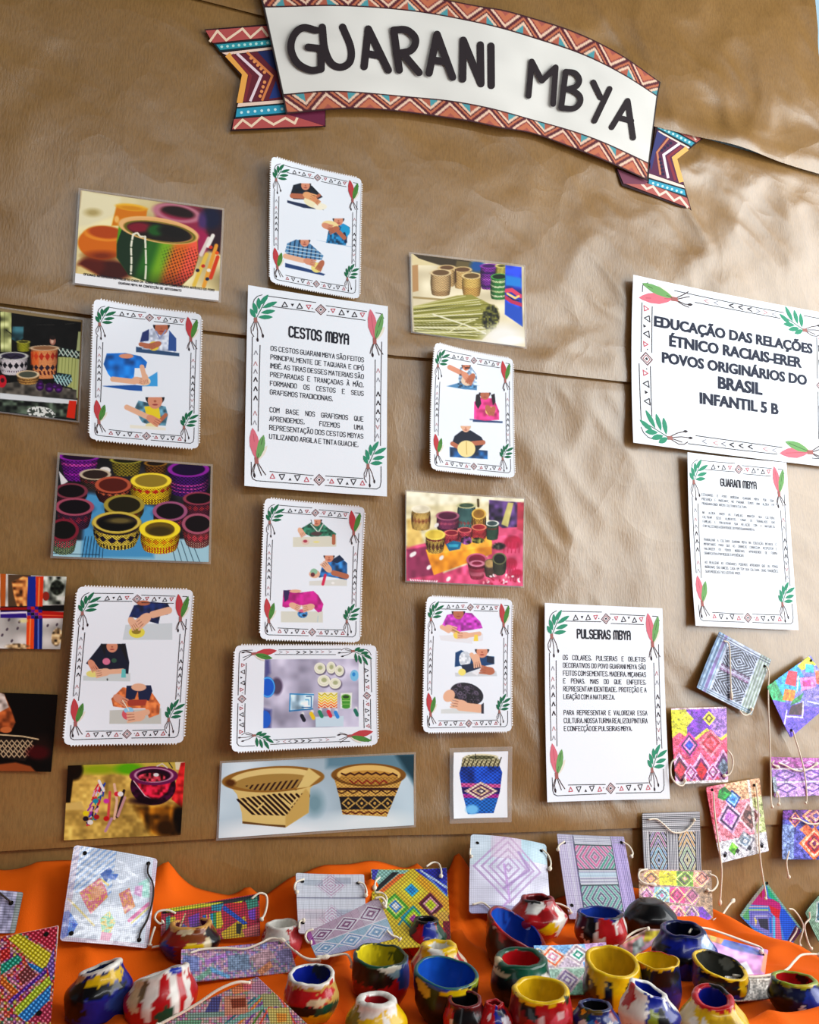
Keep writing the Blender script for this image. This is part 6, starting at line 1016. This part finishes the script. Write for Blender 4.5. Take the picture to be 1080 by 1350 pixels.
# ------------------------------------------------------------------ hand-made painted clay pots
def pot(bx, by, wpx, hr, label, cols, patches=(), tilt=(0, 0), rim=.86, seed=1, flip=None, lift=0.0, base=.74, wall=.2, lump=.05, mouth=None, oval=0, flat=False):
    """bx,by: pixel of the base centre on the cloth; wpx: width in pixels; hr: height / width;
    cols: outside, rim, inside; patches: (colour, angle from the viewer, half width, height 0..1 (1.1 rim, >1.2 inside), half height)"""
    p = T(bx, by, TZ+.006) if flat else G(bx, by); dep = np.dot(p-CAM, CF); R = wpx/2*dep/FPX; H = 2*R*hr; N = 72
    face = math.atan2(CAM[1]-p[1], CAM[0]-p[0])
    prof = [(0, 0, .0), (base*.6, 0, .01)]
    for t in np.linspace(0, 1, 22):
        k = base+(1-base)*math.sin(min(1, t/.5)*math.pi/2) if t < .5 else 1+(rim-1)*(sst(0, 1, (t-.5)/.5))
        prof.append((k, t, .02+t*.98))
    w_ = wall*.5
    for a in np.linspace(0, math.pi, 8)[1:-1]: prof.append((rim-w_*(1-math.cos(a)), 1+w_*.75*math.sin(a)*R*2/H*.5, 1.02+.18*a/math.pi))
    for t in np.linspace(0, 1, 14):
        prof.append(((rim-2*w_)*(1.02-.25*t**2 if t < .85 else .79*(1-(t-.85)/.15)), 1-.78*t, 1.22+.6*t))
    prof = np.array(prof); th = np.linspace(0, 2*math.pi, N, endpoint=False); K = len(prof)
    TH, S_ = np.meshgrid(th, prof[:, 2]); r = prof[:, 0][:, None]*R; z = prof[:, 1][:, None]*H; tt = np.clip(prof[:, 1], 0, 1.2)[:, None]
    nx, ny = np.cos(TH), np.sin(TH)
    wob = 1+lump*2*(vn(nx*1.6+5, ny*1.6+tt*1.5, .9, seed)-.5)+lump*.8*(vn(nx*4+9, ny*4+tt*5, 1, seed+3)-.5)+oval*np.cos(2*(TH-face))
    tl = math.radians(tilt[1]); z = z+H*tilt[0]*np.cos(TH-face-tl)*tt**1.5*np.where(S_ > 1.2, np.clip(1-(S_-1.2)/.5, 0, 1), 1)+H*.05*(vn(nx*2+3, ny*2, .8, seed+8)-.5)*tt
    X, Y = r*wob*nx, r*wob*ny
    c = np.zeros(X.shape+(3,))+hx(cols[0]); A = (TH-face+math.pi) % (2*math.pi)-math.pi      # 0 faces the viewer, positive to the viewer's right
    jag = .16*(vn(A*4+20, S_*9, .8, seed+20)-.5)+.10*(vn(A*11+20, S_*22, 1, seed+21)-.5)
    c[(S_+jag*.7) > .97] = hx(cols[1]); c[(S_+jag*.25) > 1.19] = hx(cols[2])
    for i, (col, a0, da, s0, ds) in enumerate(patches):
        D = (A-math.radians(a0)+math.pi) % (2*math.pi)-math.pi
        j2 = .5*(vn(A*5+20, S_*8, .7, seed+30+i)-.5)+.3*(vn(A*14+20, S_*20, .8, seed+50+i)-.5)
        c[np.sqrt((D/math.radians(da))**2+((S_-s0)/ds)**2)+j2 < 1] = hx(col)
    c *= (1-.12*vn(A*9+20, S_*14, 1, seed+60))[..., None]
    V = np.stack([X, Y, z], -1).reshape(-1, 3); F = []
    for i in range(K-1):
        for k in range(N): F.append((i*N+k, i*N+(k+1) % N, (i+1)*N+(k+1) % N, (i+1)*N+k))
    F.append(tuple(range((K-1)*N, K*N)))
    o = mk('clay_pot', V, F, M['clay'], None, (0, 0, 0), c.reshape(-1, 3), smooth=True)
    o.location = (p[0], p[1], p[2]+.001+lift+(H if flip else 0))
    if flip: o.rotation_euler = Euler(tuple(math.radians(q) for q in flip))
    tag(o, label, 'clay pot', 'hand-painted clay pots on the orange cloth'); return o
WH, RD, BL, YE, BK_, GN, DR, CR2 = 'e6e2d8', 'b8141a', '0c1f8c', 'e6bc08', '0e0d10', '0a4a34', '4a0c10', 'd8c49a'
pot(128, 1336, 86, .62, 'dark blue clay pot with high white and yellow rim, leftmost of the large pots', (BL, WH, '14204a'), ((BK_, -60, 40, .5, .5), ('142a5a', 20, 40, .95, .06), (YE, 10, 62, .86, .10), (BK_, -20, 70, .68, .10), ('c8a070', -62, 20, .95, .12), (WH, 30, 30, 1.06, .1), ('2a4a9c', 40, 26, .4, .2)), (.14, 60), .64, 3, base=.95)
pot(210, 1347, 94, .60, 'white clay pot with red flames and green streak, bottom left beside the blue pot', (RD, WH, '8a1418'), ((WH, -10, 75, .86, .20), (CR2, -50, 20, .8, .35), (WH, -20, 8, .55, .3), (WH, 25, 7, .55, .3), (WH, 50, 9, .5, .35), (RD, 5, 9, .75, .3), (RD, 38, 8, .75, .3), (GN, 10, 14, .28, .26), ('1a2f9c', 30, 14, 1.04, .08), ('7a6a4a', -35, 8, .85, .2)), (.20, 40), .74, 5, base=.85)
pot(250, 1258, 78, .46, 'brown, red and yellow clay pot tucked under the rainbow-beaded card', ('8a1c10', 'd8a050', DR), ((YE, 10, 22, .45, .25), ('7a3a14', 20, 40, .85, .2), (BL, -55, 25, .3, .35), (BK_, 60, 26, .6, .4), (CR2, -15, 20, .95, .1), (CR2, 35, 8, .5, .3)), (0, 0), .7, 7)
pot(371, 1262, 54, .72, 'small white and red clay pot between the mauve cards, left of centre', (RD, WH, WH), ((WH, -25, 50, .75, .45), ('d84a50', 50, 30, .6, .4)), (0, 0), .8, 9)
pot(410, 1343, 72, .72, 'white-rimmed clay pot with deep blue inside, red, green and yellow outside', ('c8a050', WH, BL), ((RD, -25, 60, .68, .22), (RD, 40, 22, .78, .12), (BK_, -10, 50, .40, .12), (GN, 38, 34, .42, .14), (YE, 20, 50, .14, .16), (CR2, 10, 20, .62, .1), (RD, 55, 10, 1.0, .07), ('2a2a34', 150, 30, 1.3, .14)), (-.06, 0), .86, 11, base=.70, wall=.17)
pot(501, 1322, 76, .74, 'black and green rimmed clay pot, yellow inside with red lower half, at centre', (RD, '0f2f26', 'b8a818'), ((BK_, -30, 75, .78, .22), ('7a1014', -40, 40, .3, .3), ('7a9aa8', 40, 36, .88, .15), ('1a3f8c', 62, 22, .7, .35), (GN, -10, 40, 1.1, .12), ('d8d8c8', 20, 26, .98, .08), ('2a3a1c', 100, 50, 1.35, .25), ('e6d020', -120, 50, 1.35, .25), (BK_, 10, 18, .72, .16), ('d8a8a0', 10, 6, .3, .1)), (-.05, 20), .97, 13, base=.68, wall=.16)
pot(496, 1372, 80, .58, 'yellow clay pot with white rim and red mouth, at the bottom edge of the photo', (YE, WH, '9a1a20'), ((WH, -30, 50, .92, .16), (WH, 20, 9, .6, .3), (WH, 45, 20, .95, .12), ('8a7a18', -62, 22, .6, .4), ('7a2a2a', 30, 40, 1.22, .06), (RD, -20, 30, 1.18, .06)), (0, 0), .68, 15, base=.9, wall=.3)
pot(562, 1258, 58, .70, 'round clay pot in red, blue and dark green, in front of the yellow beaded card', (RD, BK_, BK_), ((BL, 18, 26, .82, .28), (GN, 62, 28, .5, .6), ('3a2a1c', -60, 22, .85, .3), ('d8d8e0', 22, 12, .58, .05), ('c8a0a0', 0, 6, .5, .06)), (0, 0), .58, 17)
pot(578, 1296, 76, .56, 'white clay pot with red stripes and yellow rim patches, right of centre', ('e0cbb0', YE, WH), tuple((RD, a, 8, .55, .45) for a in (-70, -42, -20, 2, 24, 46, 68))+((WH, -8, 26, 1.02, .12), (YE, -45, 22, .95, .12), (YE, 45, 25, .98, .12), (BL, 60, 7, .25, .3), ('c86020', -35, 8, .3, .3), (BK_, 34, 5, .3, .3)), (0, 0), .66, 19, wall=.3)
pot(588, 1344, 84, .66, 'black clay pot with wide sky-blue inside and yellow-green rim', (BK_, '1a5a5c', '1450b8'), ((YE, 20, 32, .90, .10), ('c8a030', -48, 18, .85, .15), ('0f3f9c', -20, 24, 1.0, .06), ('8a9a2a', 66, 16, 1.05, .14), ('0a2f8c', 60, 60, 1.5, .22)), (-.12, 40), 1.0, 21, base=.72, wall=.13)
pot(613, 1366, 58, .74, 'dark red and black clay pot at the bottom edge, left of a smaller red pot', (DR, '6a1014', BK_), ((BK_, 0, 40, .6, .4), (RD, -60, 26, .5, .5), ('e8d8c8', -40, 5, .55, .1), ('d8a0a0', -30, 5, .35, .1)), (.05, 180), .8, 23)
pot(652, 1366, 50, .76, 'small red clay pot with blue and white patches, at the bottom edge', (RD, RD, '7a0c10'), ((BL, 14, 14, .5, .6), ('e8e8f4', 42, 22, .42, .4), ('141a3c', 45, 24, .86, .1), ('1a2f8c', -10, 30, .15, .2), ('e8c8c8', -20, 6, .75, .1)), (0, 0), .5, 25)
pot(681, 1279, 78, .66, 'dark red tilted clay pot with bright blue inside, right of the orange folds', (DR, '7a1418', '0f4ab0'), ((BK_, 10, 60, .45, .35), (RD, -40, 18, .95, .2), ('d8b8b0', -45, 4, .9, .12), ('3a1a0c', -55, 26, .5, .5), ('8a4a2a', -30, 8, .5, .1), ('0a2a7c', 150, 60, 1.4, .3)), (.36, -110), .95, 27, base=.75, wall=.14)
pot(710, 1231, 74, .56, 'red clay pot splashed white, black and yellow, below the large white glossy card', (RD, '8a1418', DR), ((WH, -10, 28, .95, .22), (BK_, -20, 36, 1.1, .1), (WH, 52, 24, .5, .4), (YE, 24, 18, .36, .22), (WH, -15, 14, .25, .14), (RD, 40, 10, .75, .14), ('8a0c12', 20, 18, .7, .16), ('d8c8b0', -20, 12, .1, .1)), (0, 0), .6, 29)
pot(793, 1250, 70, .60, 'white and red streaked clay pot with blue inside, in front of the grey bracelet card', (WH, '1a2a7c', '1a3a9c'), ((RD, 22, 12, .65, .4), (RD, 58, 22, .6, .5), (BK_, -28, 18, .75, .35), ('7a2a1c', -66, 22, .4, .5), (RD, 2, 10, .8, .3), (BK_, 30, 10, .1, .15), ('8a9ac0', 10, 8, .18, .1), (RD, 40, 7, .3, .3), ('0f1a30', -60, 26, .9, .2), (BK_, 60, 40, 1.1, .12)), (0, 0), .84, 31, base=.66, wall=.16)
pot(859, 1232, 66, .62, 'plain black rounded clay pot below the card of three pointed paper bracelets', ('070709', '070709', '070709'), (), (0, 0), .93, 33, base=.5, wall=.2, flip=(180, 0, 0))
pot(687, 1322, 78, .66, 'black clay pot with green and white dripping rim and red inside', (BK_, GN, RD), ((GN, 0, 80, .92, .14), (CR2, -50, 30, .84, .06), (CR2, 20, 26, .74, .05), (WH, 60, 16, .62, .24), ('3a3440', -20, 16, .2, .14), (CR2, -70, 14, 1.05, .1), ('0f5a44', 30, 40, .92, .10)), (-.05, 0), .88, 35, wall=.28)
pot(714, 1360, 86, .56, 'red clay pot with bright yellow inside, at the bottom edge right of centre', (RD, YE, 'd8ac10'), ((BK_, -30, 22, .75, .2), ('7a1418', -60, 30, .6, .4), ('d84a5c', 35, 22, .5, .3), ('e8c8c8', 0, 6, .6, .12), ('e8c0c0', 38, 8, .7, .1), (BL, 10, 40, .14, .16), ('2a2a14', 62, 12, 1.0, .1)), (-.06, 10), .90, 37, wall=.2)
pot(786, 1364, 64, .52, 'blue clay pot with green, yellow and white specks, at the bottom edge', ('0f2a7c', '1a2a5c', BK_), ((GN, -40, 22, .9, .2), (YE, -45, 10, .95, .1), (WH, -35, 12, .6, .12), (WH, 35, 14, .6, .12), ('5a4a1c', 0, 30, 1.02, .1), (RD, 5, 10, .6, .2), ('7a2a3c', 60, 14, .85, .2), ('3a7ac8', -10, 14, .65, .12)), (0, 0), .7, 39)
pot(809, 1329, 80, .68, 'large yellow clay pot with dark drips down its sides, mouth towards the viewer', (YE, YE, 'd0a414'), ((BK_, -58, 34, .32, .42), (BK_, -8, 9, .5, .35), (BK_, 34, 12, .4, .42), ('4a2a14', -70, 26, .5, .4), (BL, 70, 16, .55, .3), ('6a4a14', -40, 10, .55, .2), (BK_, 8, 60, .06, .12), (YE, 12, 12, .32, .2)), (-.14, 20), .90, 41, base=.80, wall=.18)
pot(869, 1327, 60, .92, 'tall dark blue clay pot with yellow inside and red rim, beside the large yellow pot', ('0a1448', YE, 'e0b810'), ((BK_, 0, 80, .78, .16), ('0a1a6c', 10, 60, .3, .2), (RD, 175, 60, 1.08, .1), ('d87a14', -60, 26, .96, .08)), (-.03, 0), .96, 43, base=.82, wall=.10)
pot(903, 1284, 80, .66, 'lumpy dark blue clay pot with a white-blue end, behind the tall pots at right', ('0a1a7c', '081450', '060a24'), ((BK_, -10, 70, .5, .10), ('8aa8d8', 62, 20, .86, .16), ('dce4f0', 66, 12, .92, .1), (BK_, -60, 30, .7, .2), ('1428a0', 10, 24, .3, .16), ('10209a', -10, 40, .85, .1)), (.05, 180), .72, 45, base=.88, lump=.09)
pot(857, 1366, 78, .70, 'white clay pot patched with blue, red and olive, at the bottom edge at right', (WH, WH, BL), ((BL, 30, 40, .7, .5), (RD, -60, 22, .9, .25), (RD, -25, 28, .2, .22), ('7a8a1c', 12, 12, .55, .25), (BK_, 30, 14, .5, .3), ('dce4f4', 52, 6, .8, .3), ('0a1a7c', 66, 24, .4, .5)), (.12, -90), .62, 47)
pot(951, 1314, 74, .50, 'black clay pot with a curving yellow rim and grey inside, at right', (BK_, YE, '3a3a34'), (('0a1a6c', -60, 26, .6, .4), ('4a4a2c', -20, 30, .6, .2), (YE, 60, 18, .9, .2), ('d8b010', 50, 10, .6, .3), (BK_, 170, 60, 1.1, .12), ('8a8a80', 160, 20, 1.35, .14), (BL, 30, 16, .2, .2)), (-.22, 60), .95, 49, wall=.16)
pot(943, 1380, 92, .62, 'yellow and white clay pot with jagged red rim and blue inside, bottom right', ('dcb414', RD, '101a7c'), ((WH, -50, 22, .5, .3), (WH, -18, 8, .6, .2), (CR2, -66, 20, .7, .3), (WH, 10, 18, .4, .12), ('b89010', 20, 30, .75, .12), (WH, 40, 8, .3, .2), (BK_, 150, 40, 1.12, .08)), (-.10, 10), .60, 51, base=.92, wall=.22)
pot(1050, 1334, 68, .56, 'dark blue clay pot with green-yellow rim and red inside, near the right edge', ('0a1240', '8a9a14', RD), ((BK_, -50, 40, .5, .5), ('e4e4ec', 14, 7, .4, .14), ('0f2a8c', 50, 30, .6, .4), (GN, -66, 20, 1.05, .1), (BK_, 150, 30, 1.3, .1), ('b8a818', 30, 30, 1.05, .08)), (0, 0), .84, 53, wall=.2, flat=True)
pot(2, 1362, 40, .8, 'dark green clay pot at the bottom left corner', ('0a2a20', '2a5a3c', BK_), (('1a4a3a', 20, 30, .7, .3),), (0, 0), .8, 55)
